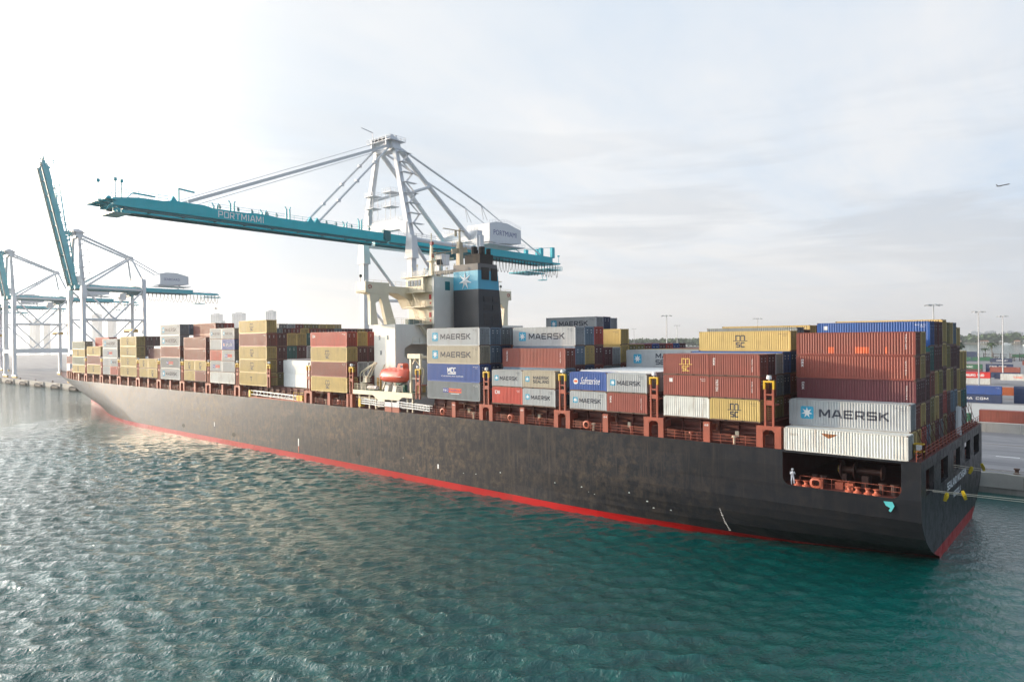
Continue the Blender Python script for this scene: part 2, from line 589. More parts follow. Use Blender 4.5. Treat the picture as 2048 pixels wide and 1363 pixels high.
def decal(name, shape, L, material, lift=0.006, flat=False):
    """a flat marking laid onto the corrugated near side of a container of length L"""
    vs, fs = shape
    bm = bmesh.new()
    lay = bm.verts.layers.int.new('k')
    bv = [bm.verts.new((x, 0, z)) for x, z in vs]
    stroke = all(len(f) == 4 for f in fs) and len(fs) * 4 == len(vs)
    for fi, f in enumerate(fs):
        try:
            bm.faces.new([bv[i] for i in f])
        except ValueError:
            pass
        if stroke:
            for i in f:
                bv[i][lay] = fi
    if not flat:
        xa = min(v[0] for v in vs)
        xb = max(v[0] for v in vs)
        for x, _ in folds(L)[1]:
            if xa < x < xb:
                bmesh.ops.bisect_plane(bm, geom=bm.verts[:] + bm.edges[:] + bm.faces[:], plane_co=(x, 0, 0), plane_no=(1, 0, 0))
        for v in bm.verts:
            k_ = v[lay]
            v.co.y = 0.012 + profile(L, v.co.x) - lift - 0.0007 * (k_ % 7)
    else:
        for v in bm.verts:
            v.co.y = 0.010 - lift
    for v in bm.verts:
        v.co.x -= L / 2
        v.co.y -= 1.219
    for f in bm.faces:
        if f.normal.y > 0:
            f.normal_flip()
    me = bpy.data.meshes.new(name)
    bm.to_mesh(me)
    bm.free()
    me.materials.append(material)
    return me


def body_mesh(L, H, col, smooth_side=False):
    b = MB()
    x2, W2 = L, 2.438
    p = 0.15
    # frame: corner posts, top and bottom rails, castings
    for x in (0, L - p):
        for y in (0, W2 - p):
            b.box(x, x + p, y, y + p, 0.12, H - 0.12, 0)
            b.box(x - 0.003, x + p + 0.003, y - 0.003, y + p + 0.003, 0, 0.118, 1)
            b.box(x - 0.003, x + p + 0.003, y - 0.003, y + p + 0.003, H - 0.118, H, 1)
    for y in (0.004, W2 - 0.064):
        b.box(p, L - p, y, y + 0.06, 0.01, 0.17, 1 if L < 7 else 0)
        b.box(p, L - p, y, y + 0.06, H - 0.085, H - 0.01, 0)
    for x in (0.004, L - 0.084):
        b.box(x, x + 0.08, p, W2 - p, 0.01, 0.17, 1)
        b.box(x, x + 0.08, p, W2 - p, H - 0.11, H - 0.01, 0)
    if L < 7:
        for cx in (L / 2 - 1.05, L / 2 + 1.05):
            b.box(cx - 0.18, cx + 0.18, -0.001, 0.05, 0.03, 0.145, 2)
    z0, z1 = 0.17, H - 0.085
    if smooth_side:
        b.box(p, L - p, 0.010, 0.03, z0, z1, 0)
        b.box(p, L - p, W2 - 0.03, W2 - 0.010, z0, z1, 0)
    else:
        pts = [(p, 0.0)] + folds(L)[1] + [(L - p, 0.0)]
        for yy, sg in ((0.012, 1), (W2 - 0.012, -1)):
            vs = []
            for x, dd in pts:
                vs += [(x, yy + sg * dd, z0), (x, yy + sg * dd, z1)]
            b.add(vs, [(2 * i, 2 * i + 2, 2 * i + 3, 2 * i + 1) for i in range(len(pts) - 1)], 0)
    # roof, floor, front wall
    b.add([(0.1, 0.04, H - 0.03), (L - 0.1, 0.04, H - 0.03), (L - 0.1, W2 - 0.04, H - 0.03), (0.1, W2 - 0.04, H - 0.03)], [(0, 1, 2, 3)], 0)
    b.add([(0.1, 0.04, 0.1), (L - 0.1, 0.04, 0.1), (L - 0.1, W2 - 0.04, 0.1), (0.1, W2 - 0.04, 0.1)], [(0, 3, 2, 1)], 1)
    b.add([(0.05, p, z0), (0.05, W2 - p, z0), (0.05, W2 - p, z1), (0.05, p, z1)], [(0, 3, 2, 1)], 0)
    b.v = [(x - L / 2, y - 1.219, z) for x, y, z in b.v]
    return b.mesh('body', [paint(col), M_rail, M_dark])


def door_mesh(H, col, reefer=False):
    """one door leaf, hinged edge at y=0, seen from +X"""
    b = MB()
    wd, h = 1.055, H - 0.30
    b.box(0, 0.04, 0.01, wd, 0, h, 0)
    if not reefer:
        for k in range(4):
            z = 0.1 + k * (h - 0.1) / 4
            b.box(0.04, 0.062, 0.07, wd - 0.06, z, z + (h - 0.1) / 4 - 0.10, 0)
    for y in (0.30, 0.78):
        b.box(0.065, 0.105, y - 0.02, y + 0.02, 0.02, h - 0.02, 1)
        b.box(0.06, 0.115, y - 0.05, y + 0.05, 0.0, 0.08, 1)
        b.box(0.06, 0.115, y - 0.05, y + 0.05, h - 0.08, h, 1)
        b.box(0.10, 0.13, y - 0.02, y + 0.38 if y < 0.5 else y + 0.02, h * 0.40, h * 0.40 + 0.05, 1)
    for z in (0.25, h * 0.5, h - 0.3):
        b.box(0.02, 0.075, 0.0, 0.09, z, z + 0.12, 2)
    b.box(0.064, 0.068, 0.47, 0.62, h * 0.68, h * 0.73, 3)
    b.box(0.064, 0.068, 0.42, 0.70, h * 0.83, h * 0.86, 3)
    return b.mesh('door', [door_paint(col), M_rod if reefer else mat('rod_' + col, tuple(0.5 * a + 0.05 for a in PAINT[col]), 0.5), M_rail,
                           M_white if col not in ('white', 'old_white', 'light_grey', 'beige', 'yellow') else M_ink])


STAR, MSC, TEX, MCC, PON, SAF, CAI, SEAL, PONR, TLOGO = 'star', 'msc', 'tex', 'mcc', 'pon', 'saf', 'cai', 'seal', 'ponr', 'tlogo'


def logo_parts(L, H, logo):
    """list of (name, mesh) for the markings on the near side"""
    out = []

    def D(n, shape, mt, lift=0.006):
        out.append((n, decal(n, shape, L, mt, lift)))
    m0 = H / 2
    if logo in (STAR, SEAL):
        if L > 7:
            q = 0.70
            cx = 1.95
            D('emblem_panel', round_rect(cx - q, cx + q, m0 - q + 0.03, m0 + q + 0.03, 0.16), M_cyan)
            D('star_emblem', star_poly(cx, m0 + 0.03, 0.62), M_star, 0.016)
            if logo == STAR:
                D('lettering', block_text('MAERSK', 3.25, 10.2, m0 - 0.40, m0 + 0.48), M_ink)
            else:
                D('lettering', block_text('MAERSK', 5.1, 10.6, m0 + 0.15, m0 + 0.85), M_ink)
                D('lettering', block_text('SEALAND', 5.1, 10.6, m0 - 0.80, m0 - 0.10), M_ink)
        else:
            q = 0.40
            cx = 0.92
            D('emblem_panel', round_rect(cx - q, cx + q, m0 - q + 0.05, m0 + q + 0.05, 0.08), M_cyan)
            D('star_emblem', star_poly(cx, m0 + 0.05, 0.35), M_star, 0.016)
            if logo == STAR:
                D('lettering', block_text('MAERSK', 1.6, 5.1, m0 - 0.27, m0 + 0.30), M_ink)
            else:
                D('lettering', block_text('MAERSK', 2.0, 4.9, m0 + 0.08, m0 + 0.50), M_ink)
                D('lettering', block_text('SEALAND', 2.0, 4.9, m0 - 0.48, m0 - 0.06), M_ink)
    elif logo in (MSC, 'mscy'):
        mt = M_ink if logo == MSC else M_logo_yellow
        cx = L * (0.47 if L > 7 else 0.5)
        hw = 0.66 if L > 7 else 0.55
        t = 0.17 if L > 7 else 0.14
        zb = m0 + 0.08
        zt = m0 + 0.78
        sh = ([], [])

        def addr(a):
            o = len(sh[0])
            sh[0].extend(a[0])
            sh[1].extend([tuple(i + o for i in f) for f in a[1]])
        for k in (-1, 0, 1):
            addr(rect(cx + k * (hw - t / 2) - t / 2, cx + k * (hw - t / 2) + t / 2, zb, zt - 0.14))
        addr(([(cx - hw, zt - 0.14), (cx + hw, zt - 0.14), (cx + hw - 0.12, zt), (cx + 0.12, zt), (cx, zt - 0.09), (cx - 0.12, zt), (cx - hw, zt)], [(0, 1, 2, 3, 4, 5, 6)]))
        addr(rect(cx - hw - 0.3, cx + hw + 0.3, zb - 0.09, zb - 0.004))
        D('emblem', sh, mt)
        D('lettering', block_text('SC', cx - hw + 0.08, cx + hw - 0.08, m0 - 0.80, m0 - 0.16), mt)
    elif logo == TEX:
        w0 = 0.55 if L > 7 else 0.42
        D('lettering', fit_text('tex', w0, w0 + 0.32, H - 1.35, H - 0.42, 0.008, rot90=True), M_white)
        D('number_marks', fit_text('TEXU 7214', L - 0.95, L - 0.83, 0.6, H - 0.5, 0.0, rot90=True), M_white)
    elif logo == 'triton':
        D('lettering', fit_text('TRITON', 0.75, 1.05, H * 0.32, H - 0.38, 0.008, rot90=True), M_white)
        D('number_marks', fit_text('TCNU 6320', L - 1.0, L - 0.85, 0.8, H - 0.5, 0.0, rot90=True), M_white)
    elif logo == MCC:
        D('lettering', block_text('MCC', L * .40, L * .56, m0 + 0.02, m0 + 0.85, 0.2), M_white)
        D('lettering', rect(L * .40, L * .56, m0 - 0.22, m0 - 0.06), M_white)
        D('lettering', fit_text('YOUR INTRA-ASIA PARTNER', L * .27, L * .70, m0 - 0.66, m0 - 0.44, 0.0), M_white)
    elif logo in (PON, PONR):
        a, b, c = (L * .31, L * .42, L * .66) if L > 7 else (L * .22, L * .45, L * .80)
        D('emblem_panel', rect(a, b, m0 - 0.30, m0 + 0.38), M_logo_blue)
        D('emblem_panel', rect(b, c, m0 - 0.30, m0 + 0.38), M_logo_orange)
        D('lettering', fit_text('P&O', a + 0.1, b - 0.08, m0 - 0.14, m0 + 0.24, 0.006), M_white, 0.016)
        D('lettering', fit_text('Nedlloyd', b + 0.15, c - 0.15, m0 - 0.16, m0 + 0.24, 0.006), M_logo_blue, 0.016)
        D('lettering', rect(L * .46, L * .62, m0 - 0.52, m0 - 0.42), M_white)
    elif logo == SAF:
        D('emblem_panel', star_poly(1.0, m0 + 0.02, 0.42, 12, 0.93), M_white)
        D('emblem', rect(0.72, 1.28, m0 - 0.12, m0 + 0.18), M_logo_orange, 0.016)
        D('lettering', fit_text('Safmarine', 1.75, 5.0, m0 - 0.34, m0 + 0.62, 0.0, italic=0.45), M_white)
    elif logo == CAI:
        k = 0.6 if L < 7 else 0.7
        D('lettering', block_text('CAI', k, k + 0.95, H - 1.05, H - 0.55), M_white)
    elif logo == TLOGO:
        D('lettering', fit_text('T', L * .40, L * .47, m0 - 0.45, m0 + 0.5, 0.03), M_ink)
    elif logo == 'square':
        D('emblem_panel', rect(0.8, 1.25, H - 0.85, H - 0.40), M_white)
    elif logo == 'patches':
        for a, b in ((3.5, 4.1), (6.3, 7.7), (9.3, 9.5)):
            D('paint_patch', rect(a, b, 0.25, 0.95), mat('fresh_orange_patch', (0.62, 0.10, 0.03), 0.5))
        D('number_marks', fit_text('TGHU 4410', L - 1.0, L - 0.85, 0.7, H - 0.3, 0.0, rot90=True), M_white)
    elif logo == 'rust':
        D('rust_patch', ([(3.9, 2.2), (5.6, 2.15), (5.2, 1.9), (4.7, 1.7), (4.2, 1.95)], [(0, 1, 2, 3, 4)]), mat('rust_patch', (0.25, 0.10, 0.04), 0.8))
        D('lettering', fit_text('SEACO', 0.6, 1.5, H - 0.85, H - 0.62, 0.0), mat('faded_brown_ink', (0.22, 0.15, 0.09), 0.7))
    if logo is None or logo in (MSC, CAI, STAR, 'square', PON, MCC):
        dark = logo in (MSC, STAR) or H == 0
        out.append(('number_marks', decal('number_marks', fit_text('MSKU 30817 4', L - (1.5 if L > 7 else 1.15), L - 0.45, H - 0.48, H - 0.36, 0.0), L, M_ink if dark else M_white)))
        out.append(('number_marks', decal('number_marks', fit_text('45G1', L - 1.0, L - 0.5, H - 0.68, H - 0.58, 0.0), L, M_ink if dark else M_white, 0.012, True)))
    if logo and logo.startswith('txt:'):
        _, s, c, a, b, z0, z1 = logo.split(':')
        D('lettering', block_text(s, L * float(a), L * float(b), H * float(z0), H * float(z1), 0.2), {'w': M_white, 'k': M_ink, 'r': M_logo_orange}[c])
    return out


_src = {}
_m = {}
LOOK = {STAR: 'with a white star on a blue square and dark lettering', SEAL: 'with a white star and two dark lettered lines',
        MSC: 'with black stacked lettering mid-side', 'mscy': 'with yellow stacked lettering', TEX: 'with small upright white lettering',
        'triton': 'with tall upright white lettering', MCC: 'with bold white lettering and motto', PON: 'with a blue and orange logo strip',
        SAF: 'with white script lettering', CAI: 'with short white lettering at one corner', TLOGO: 'with one small dark letter',
        'square': 'with a small white square', 'patches': 'with bright orange patches', 'rust': 'with rust stains', None: ''}


def container(col, L, H, logo, loc, rz, label, group):
    key = (col, L, H, logo)
    if key not in _src:
        r = empty('shipping_container')
        reef = col == 'white'
        kb = (col, L, H)
        if kb not in _m:
            _m[kb] = body_mesh(L, H, col, reef)
        kd = (col, H, 'd')
        if kd not in _m:
            _m[kd] = door_mesh(H, col, reef)
        b = bpy.data.objects.new('body', _m[kb])
        C.objects.link(b)
        b.parent = r
        for sg in (-1, 1):
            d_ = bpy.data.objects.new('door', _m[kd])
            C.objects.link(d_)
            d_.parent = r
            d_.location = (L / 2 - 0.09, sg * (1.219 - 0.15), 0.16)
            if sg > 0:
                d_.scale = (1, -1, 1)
        for n, me in logo_parts(L, H, logo):
            o = bpy.data.objects.new(n, me)
            C.objects.link(o)
            o.parent = r
        _src[key] = r
        root = r
    else:
        root = copy_tree(_src[key])
    root.location = loc
    root.rotation_euler = (0, 0, rz)
    tag(root, label, 'container', group)
    return root


S40, S20, HC, ST = 12.19, 6.06, 2.89, 2.59
ROWP, Y0 = 2.46, 77.2
# code -> (colour, marking, 40ft high-cube by default)
CODE = {'Y': ('yellow', MSC), 'y': ('yellow', None), 'T': ('yellow', TLOGO), 'o': ('olive', None), 'a': ('tan', None), 'r': ('red', None),
        'x': ('red', TEX), 'q': ('red', 'triton'), 'R': ('bright_red', CAI), 'e': ('bright_red', None), 'p': ('maroon', None), 'P': ('maroon', TEX),
        'g': ('light_grey', STAR), 'S': ('light_grey', SEAL), 'G': ('dark_grey', None), 'h': ('steel_blue', None), 'b': ('blue', None),
        'B': ('blue', 'square'), 'n': ('navy', None), 'C': ('royal', MCC), 'D': ('dark_grey', PON), 'w': ('white', None), 't': ('teal', None),
        'N': ('brown', None), 'c': ('beige', STAR), 'W': ('old_white', 'rust'), 'd': ('sage', None), 'F': ('royal', SAF), 'j': ('light_grey', None),
        'k': ('red', 'patches'), 's': ('red', 'square'), 'm': ('red', 'mscy'), 'z': ('beige', SEAL), 'v': ('light_grey', PON), 'E': ('green', None),
        'l': ('old_white', None)}
CNAME = {'yellow': 'yellow', 'olive': 'olive yellow', 'tan': 'tan', 'red': 'rust red', 'brown': 'brown', 'bright_red': 'bright red', 'maroon': 'dark maroon',
         'light_grey': 'light grey', 'dark_grey': 'dark grey', 'beige': 'beige', 'blue': 'bright blue', 'royal': 'royal blue', 'navy': 'navy',
         'white': 'smooth white', 'teal': 'teal', 'green': 'green', 'steel_blue': 'blue grey', 'orange': 'orange', 'scarlet': 'scarlet',
         'old_white': 'rust-stained white', 'sage': 'sage green'}

BX = {'S': -28.1, 1: -42.7, 2: -57.25, 3: -72.0, 4: -86.8, 5: -121.7, 6: -136.2, 7: -151.05, 8: -165.5, 9: -180.0, 10: -194.6, 11: -209.1,
      12: -223.5, 13: -238.0, 14: -252.4, 15: -266.9, 16: -281.4, 17: -295.9}
BZ = {'S': 11.52, 4: 14.4, 5: 14.2}
H5, H4, H3 = [HC] * 5, [HC] * 4, [HC] * 3
std = lambda n: [ST] * n
rb = random.Random(11)


def rnd_stack(n, pal='yyrrppGhoajpNoGyr'):
    return ''.join(rb.choice(pal) for _ in range(n))


# bay -> {row: (tiers bottom to top, heights)}; a tier like 'g/F' is a pair of 20 ft boxes (left/right)
BAY = {
    'S': {0: (['W'], std(1)), 1: (['y', 'g'], [ST, HC]), 2: (list('yrPxk'), std(5)), 3: (list('eypay'), std(5)), 4: (list('hppp'), [ST, ST, HC, ST]),
          5: (list('oortB'), [ST, HC, HC, HC, HC]), 6: (list('pyypp'), [ST, HC, HC, HC, HC]), 7: (list('Gpopp'), [ST, HC, HC, HC, HC]),
          8: (list('oepyy'), [HC] * 5), 9: (list('ppyoo'), [ST, HC, HC, HC, HC]), 10: (list('phopy'), [ST, HC, HC, HC, HC]),
          11: (list('hhpph'), [ST, HC, HC, HC, HC]), 12: (list('jyypy'), [ST, ST, HC, HC, ST]), 13: (list('jtoy'), std(4)), 14: (list('jtoy'), std(4))},
    1: {0: (['l/Y', 's/q', 'm/x'], std(3)), 1: (list('orp'), std(3)), 2: (list('oGj'), std(3)), 3: (list('rnb'), [ST, ST, 2.75]), 4: (list('prnY'), [ST, ST, 2.75, ST]),
        5: (list('yprG'), [ST, ST, HC, HC]), 6: (list('rGyp'), [ST, ST, HC, ST]), 7: (list('ypryy'), [ST, ST, ST, ST, ST][:4] + [1.0])},
    2: {0: (['g/x', 'F/g'], std(2)), 1: (list('pw'), [ST, 2.75]), 2: (list('Gw'), [ST, 2.75]), 3: (list('pw'), [ST, 2.75]), 4: (list('pw'), [ST, 2.75]),
        5: (list('nw'), [ST, 2.75]), 6: (list('prS'), [ST, ST, 2.8])},
    3: {0: (['R/g', 'g/z'], std(2)), 1: (list('nhq'), [ST, HC, HC]), 2: (list('nphg'), H4), 3: (list('pnyh'), H4), 4: (list('prpe'), H4),
        5: (list('rGp'), [ST, HC, HC]), 6: (list('pGj'), [ST, HC, HC]), 7: (list('GryY'), [HC, HC, HC, ST])},
    4: {0: (['D', 'C', 'c', 'g'], H4), 1: (list('nnhh'), H4), 2: (list('pGnG'), H4), 13: (list('pyGhg'), [ST, HC, HC, HC, ST]), 14: (list('pyGhn'), [ST, HC, HC, HC, ST]),
        15: (list('pGyrj'), [ST, HC, HC, HC, 2.4])},
    5: {0: (list('YrYR'), H4), 1: (list('pwpy'), H4), 2: (list('rwpe'), H4)},
    6: {1: (list('ww'), [2.85, 2.85]), 2: (list('pp'), H3), 3: (list('rn'), H3), 4: (list('pw'), H3)},
    7: {0: (list('TYYrY'), H5), 1: (list('oppp'), H4), 2: (list('poty'), H4), 3: (list('pppy'), H4), 4: (list('rrwt'), H4)},
    8: {0: (['l', 'v/j', 'e/v', 'j/F', 'g/g'], std(5)), 1: (list('rpnpG'), std(5)), 2: (list('rpGpn'), std(5))},
    9: {0: (['y/N', 'Y/Y', 'N', 'N'], [ST, ST, HC, HC]), 1: (list('rppNN'), [HC] * 5), 2: (list('rppNe'), [HC] * 5), 3: (list('rppNp'), [HC] * 5)},
    10: {0: (list('gDrgg'), H5), 1: (list('ppnhh'), H5)},
    11: {0: (['y/Y', 'Y/y'], std(2)), 1: (list('rrP'), [ST, ST, HC]), 2: (list('rpN'), [ST, ST, HC])},
    12: {0: (list('YYYY'), H4), 1: (list('rrpp'), H4), 2: (list('ppPp'), H4)},
    13: {0: (['j/e', 'j/g', 'v', 'g'], [ST, ST, HC, HC])},
    14: {0: (list('YNY'), H3), 1: (list('rroe'), H4), 2: (list('rroe'), H4)},
    15: {0: (list('YdYd'), std(4)), 1: (list('ttEt'), std(4)), 2: (list('rtrt'), std(4))},
    16: {1: (list('yN'), std(2)), 2: (list('yyp'), std(3))},
    17: {3: (list('ya'), std(2)), 4: (list('ypp'), std(3))},
}
ROWS = {'S': 15, 15: 14, 16: 13, 17: 11}
FILLT = {1: 4, 2: 3, 3: 3, 4: 4, 5: 4, 6: 2, 7: 4, 8: 5, 9: 5, 10: 4, 11: 3, 12: 4, 13: 4, 14: 4, 15: 4, 16: 3, 17: 3}
for b_ in BAY:
    nrow = ROWS.get(b_, 16)
    for r_ in range(nrow):
        if r_ in BAY[b_] or (b_ == 6 and r_ == 0) or (b_ == 16 and r_ == 0) or (b_ == 17 and r_ < 3):
            continue
        n_ = FILLT.get(b_, 4)
        if b_ == 1:
            hs_ = [ST, ST, HC, HC]
        elif b_ == 3 and r_ > 7:
            n_, hs_ = 3, [HC, HC, HC + .1]
        elif b_ == 2:
            hs_ = [ST, ST, 2.8]
        elif b_ == 4:
            hs_ = [HC] * 4
        elif b_ == 8:
            hs_ = [ST] * 5
        elif b_ in (11,):
            hs_ = [ST, ST, HC]
        else:
            hs_ = [HC] * n_ if b_ not in (15, 16, 17) else [ST] * n_
        BAY[b_][r_] = (list(rnd_stack(n_, 'eprbpe' if (b_ == 3 and r_ > 9) else 'yyrrppGhoajpNoGyr')), hs_)
BAY[1][7] = (list('yppy'), [ST, HC, HC, 3.3][:3] + [HC])
BAY[1][8] = (list('yppp'), [ST, HC, HC, HC])

boxes = []
for b_, rows in BAY.items():
    for r_, (ts, hs) in rows.items():
        z = BZ.get(b_, 14.3)
        y = Y0 + ROWP * r_
        for k, (t, h) in enumerate(zip(ts, hs)):
            x = BX[b_]
            if '/' in t:
                a_, c_ = t.split('/')
                boxes.append((b_, r_, k, a_, x, y, z, S20, h, 'left'))
                boxes.append((b_, r_, k, c_, x + S40 - S20, y, z, S20, h, 'right'))
            else:
                boxes.append((b_, r_, k, t, x + (0.25 if (b_ == 'S' and r_ == 0) else 0), y, z, S40, h, ''))
            z += h + 0.012

# which boxes show from the camera or from a few steps beside it
BB = np.array([[x, y, z, x + L, y + 2.438, z + h] for (_, _, _, _, x, y, z, L, h, _) in boxes])
EXTRA = np.array([[-105.2, 80.4, 12, -99, 116, 27], [-104, 88, 12, -97.4, 106, 38], [-95.5, 92, 12, -89.1, 98, 38]])
OCC = np.vstack([BB, EXTRA])
score = np.zeros(len(boxes))
for cp in ((0, 0, 24.07), (-9, -6, 24.07), (9, 6, 24.07)):
    o = np.array(cp)
    for i, bx_ in enumerate(BB):
        lo, hi = bx_[:3], bx_[3:]
        pts = []
        g5 = (0.1, 0.5, 0.9)
        for u in g5:
            for v in g5:
                pts.append((lo[0] + u * (hi[0] - lo[0]), lo[1] - 0.01, lo[2] + v * (hi[2] - lo[2])))
                pts.append((hi[0] + 0.01, lo[1] + u * (hi[1] - lo[1]), lo[2] + v * (hi[2] - lo[2])))
                if hi[2] < cp[2]:
                    pts.append((lo[0] + u * (hi[0] - lo[0]), lo[1] + v * (hi[1] - lo[1]), hi[2] + 0.01))
        pts = np.array(pts)
        dv = pts - o
        inv = 1.0 / np.where(np.abs(dv) < 1e-9, 1e-9, dv)
        others = np.delete(OCC, i, 0)
        t1 = (others[None, :, :3] - o) * inv[:, None, :]
        t2 = (others[None, :, 3:] - o) * inv[:, None, :]
        tn = np.minimum(t1, t2).max(2)
        tf = np.maximum(t1, t2).min(2)
        blocked = ((tn < tf) & (tn > 0) & (tn < 0.9995)).any(1)
        dist = np.linalg.norm(dv, axis=1).mean()
        wgt = 1.0 if cp[0] == 0 else 0.25
        score[i] += wgt * (~blocked).mean() * (hi[0] - lo[0]) * 100 / dist ** 2
order = np.argsort(-score)
keep = sorted(int(i) for i in order[:262] if score[i] > 0.004)

ORD = ['sternmost', 'second', 'third', 'fourth', 'fifth', 'sixth', 'seventh', 'eighth', 'ninth', 'tenth', 'eleventh', 'twelfth', 'thirteenth', 'fourteenth',
       'fifteenth', 'sixteenth', 'seventeenth', 'eighteenth']
BAYNAME = {'S': 'sternmost bay'}
for i, b_ in enumerate([1, 2, 3]):
    BAYNAME[b_] = ORD[i + 1] + ' bay from the stern'
BAYNAME[4] = 'bay just aft of the funnel'
BAYNAME[5] = 'bay just ahead of the bridge'
for i, b_ in enumerate([6, 7, 8, 9, 10, 11, 12, 13, 14, 15, 16, 17]):
    BAYNAME[b_] = ORD[i + 1] + ' bay ahead of the bridge'
TIER = ['bottom tier', 'second tier', 'third tier', 'fourth tier', 'fifth tier']
for i in keep:
    b_, r_, k, t, x, y, z, L, h, side = boxes[i]
    colr, lg = CODE[t]
    if r_ > 0 and lg in ('mscy',):
        lg = None
    row = 'outer row' if r_ == 0 else 'row %d in' % (r_ + 1)
    hx = {'left': 'forward half, ', 'right': 'aft half, '}.get(side, '')
    lab = '%s container, %s%s, %s, %s' % (CNAME[colr], hx, TIER[k], row, BAYNAME[b_])
    dx = 0.0 if r_ == 0 else rb.uniform(-0.05, 0.05)
    container(colr, L, round(h, 2), lg, (x + L / 2 + dx, y + 1.219 + rb.uniform(-.012, .012), z), 0, lab, 'containers stacked on the ship')


# ------------------------------------------------------------------ the container ship
CYL = 97.14
ship = empty('container_ship', (-180, CYL, 0), 0, 'long black container ship with red waterline lying along the quay', 'ship')


def ship_build(mb, name, mats, parent=None, smooth=False, label=None):
    """mesh in world coordinates, parented to the ship empty"""
    o = mb.build(name, mats, None, smooth, label)
    if parent is None:
        o.parent = ship
        o.location = (180, -CYL, 0)
    else:
        o.parent = parent
    return o


def lerp_table(tb, t):
    for (a, va), (b, vb) in zip(tb[:-1], tb[1:]):
        if t <= b:
            return va + (vb - va) * (t - a) / (b - a)
    return tb[-1][1]


STEM = [(-2, -313), (0, -313), (2.2, -314), (3.4, -317), (4.7, -327), (7, -338), (9, -345.5), (12.2, -353)]
GW = [(0, 0.0), (0.04, 0.05), (0.15, 0.16), (0.42, 0.48), (0.63, 0.70), (0.77, 0.82), (0.9, 0.94), (1, 1)]
GD = [(0, 0.0), (0.03, 0.08), (0.074, 0.16), (0.21, 0.34), (0.4, 0.56), (0.61, 0.82), (0.78, 0.96), (0.9, 0.99), (1, 1)]
DT = [(-2, 16), (0, 10), (0.9, 6.9), (2.0, 4.2), (3.6, 1.8), (5.4, 0.35), (7.75, 0), (14, 0)]


def smooth_tab(tb, t):
    return (lerp_table(tb, max(0, t - 0.02)) + lerp_table(tb, t) + lerp_table(tb, min(1, t + 0.02))) / 3 if 0.02 < t < 0.98 else lerp_table(tb, t)


AFTX = [-14.55, -15.4, -16.3, -18, -20.6, -23.5, -26, -28, -31, -35, -40, -46, -53, -60] + list(range(-75, -200, -12))
ZL = [-2, -0.5, 0.0, 1.3, 2, 2.8, 3.6, 4.6, 5.6, 6.7, 7.75, 9.5, 11.35, 11.6]
NB = 44


def hull_point(i, z):
    """column i, height z -> (x, half breadth)"""
    f = min(1, max(0, z / 11.6))
    if i < len(AFTX):
        X = AFTX[i]
        t = min(1, max(0, (X + 60) / 45.45))
        return X, 20 - lerp_table(DT, z) * t ** 1.8
    u = (i - len(AFTX) + 1) / NB
    xf = -205 - 40 * f
    xs = lerp_table(STEM, z)
    X0_ = AFTX[-1]
    if u < 0.12:
        return X0_ + (xf - X0_) * u / 0.12, 20.0
    uu = ((u - 0.12) / 0.88)
    uu = 1 - (1 - uu) ** 1.35
    t = 1 - uu
    sn = math.sin(math.pi / 2 * t)
    g = sn ** 1.5 * (1 - f ** 1.2) + sn * f ** 1.2
    return xf + (xs - xf) * uu, 20 * g


NC = len(AFTX) + NB
hull = MB()
for sgn in (-1, 1):
    grid = {}
    for i in range(NC):
        rise = 0.6 * max(0, (i - NC * 0.62) / (NC * 0.38)) ** 1.5
        for j, z in enumerate(ZL):
            zz = z + (rise if j >= len(ZL) - 2 else 0)
            if z == 1.3:
                X = AFTX[i] if i < len(AFTX) else -300
                z = zz = lerp_table([(-330, 1.2), (-109, 1.1), (-39, 0.80), (-30, 0.45), (-22, 0.18), (-14, 0.08)], X)
            X, hb = hull_point(i, z)
            grid[i, j] = len(hull.v)
            hull.v.append((X, CYL + sgn * hb, zz))
    for i in range(NC - 1):
        for j in range(len(ZL) - 1):
            if ZL[j] >= 7.7 and ZL[j + 1] <= 11.36 and AFTX[2] >= (AFTX[i] if i < len(AFTX) else -99) > AFTX[7] and i + 1 < len(AFTX):
                continue
            hull.f.append((grid[i, j], grid[i + 1, j], grid[i + 1, j + 1], grid[i, j + 1]))
            hull.m.append(1 if ZL[j + 1] <= 1.31 else 0)
    # rounded corners of the mooring opening
    for (xa, dx_) in ((-16.3, -1), (-28.0, 1)):
        pts = [(xa, 7.75)] + [(xa + dx_ * (0.9 - 0.9 * math.cos(R(a))), 7.75 + 0.9 - 0.9 * math.sin(R(a))) for a in (0, 22, 45, 67, 90)]
        hull.add([(p_, CYL + sgn * 20, q_) for p_, q_ in pts], [tuple(range(len(pts)))], 0)
# transom with five mooring openings
WIN = [(79.4, 83.4), (87.2, 91.4), (94.8, 99.4), (102.7, 107.0), (110.0, 114.6)]
edge = sorted(set([77.14, 77.5, 78.4] + [a for w_ in WIN for a in w_] + [80.5, 82, 84.8, 86, 108.5, 112, 113.4, 109.5, 115.9, 116.8, 117.14]))


def zbot(y):
    hbv = abs(y - CYL)
    need = 20 - hbv
    if need >= 10:
        return -2
    for (z1, d1), (z2, d2) in zip(DT[:-1], DT[1:]):
        if d2 <= need <= d1 and d1 > d2:
            return z1 + (z2 - z1) * (d1 - need) / (d1 - d2)
    return 7.75


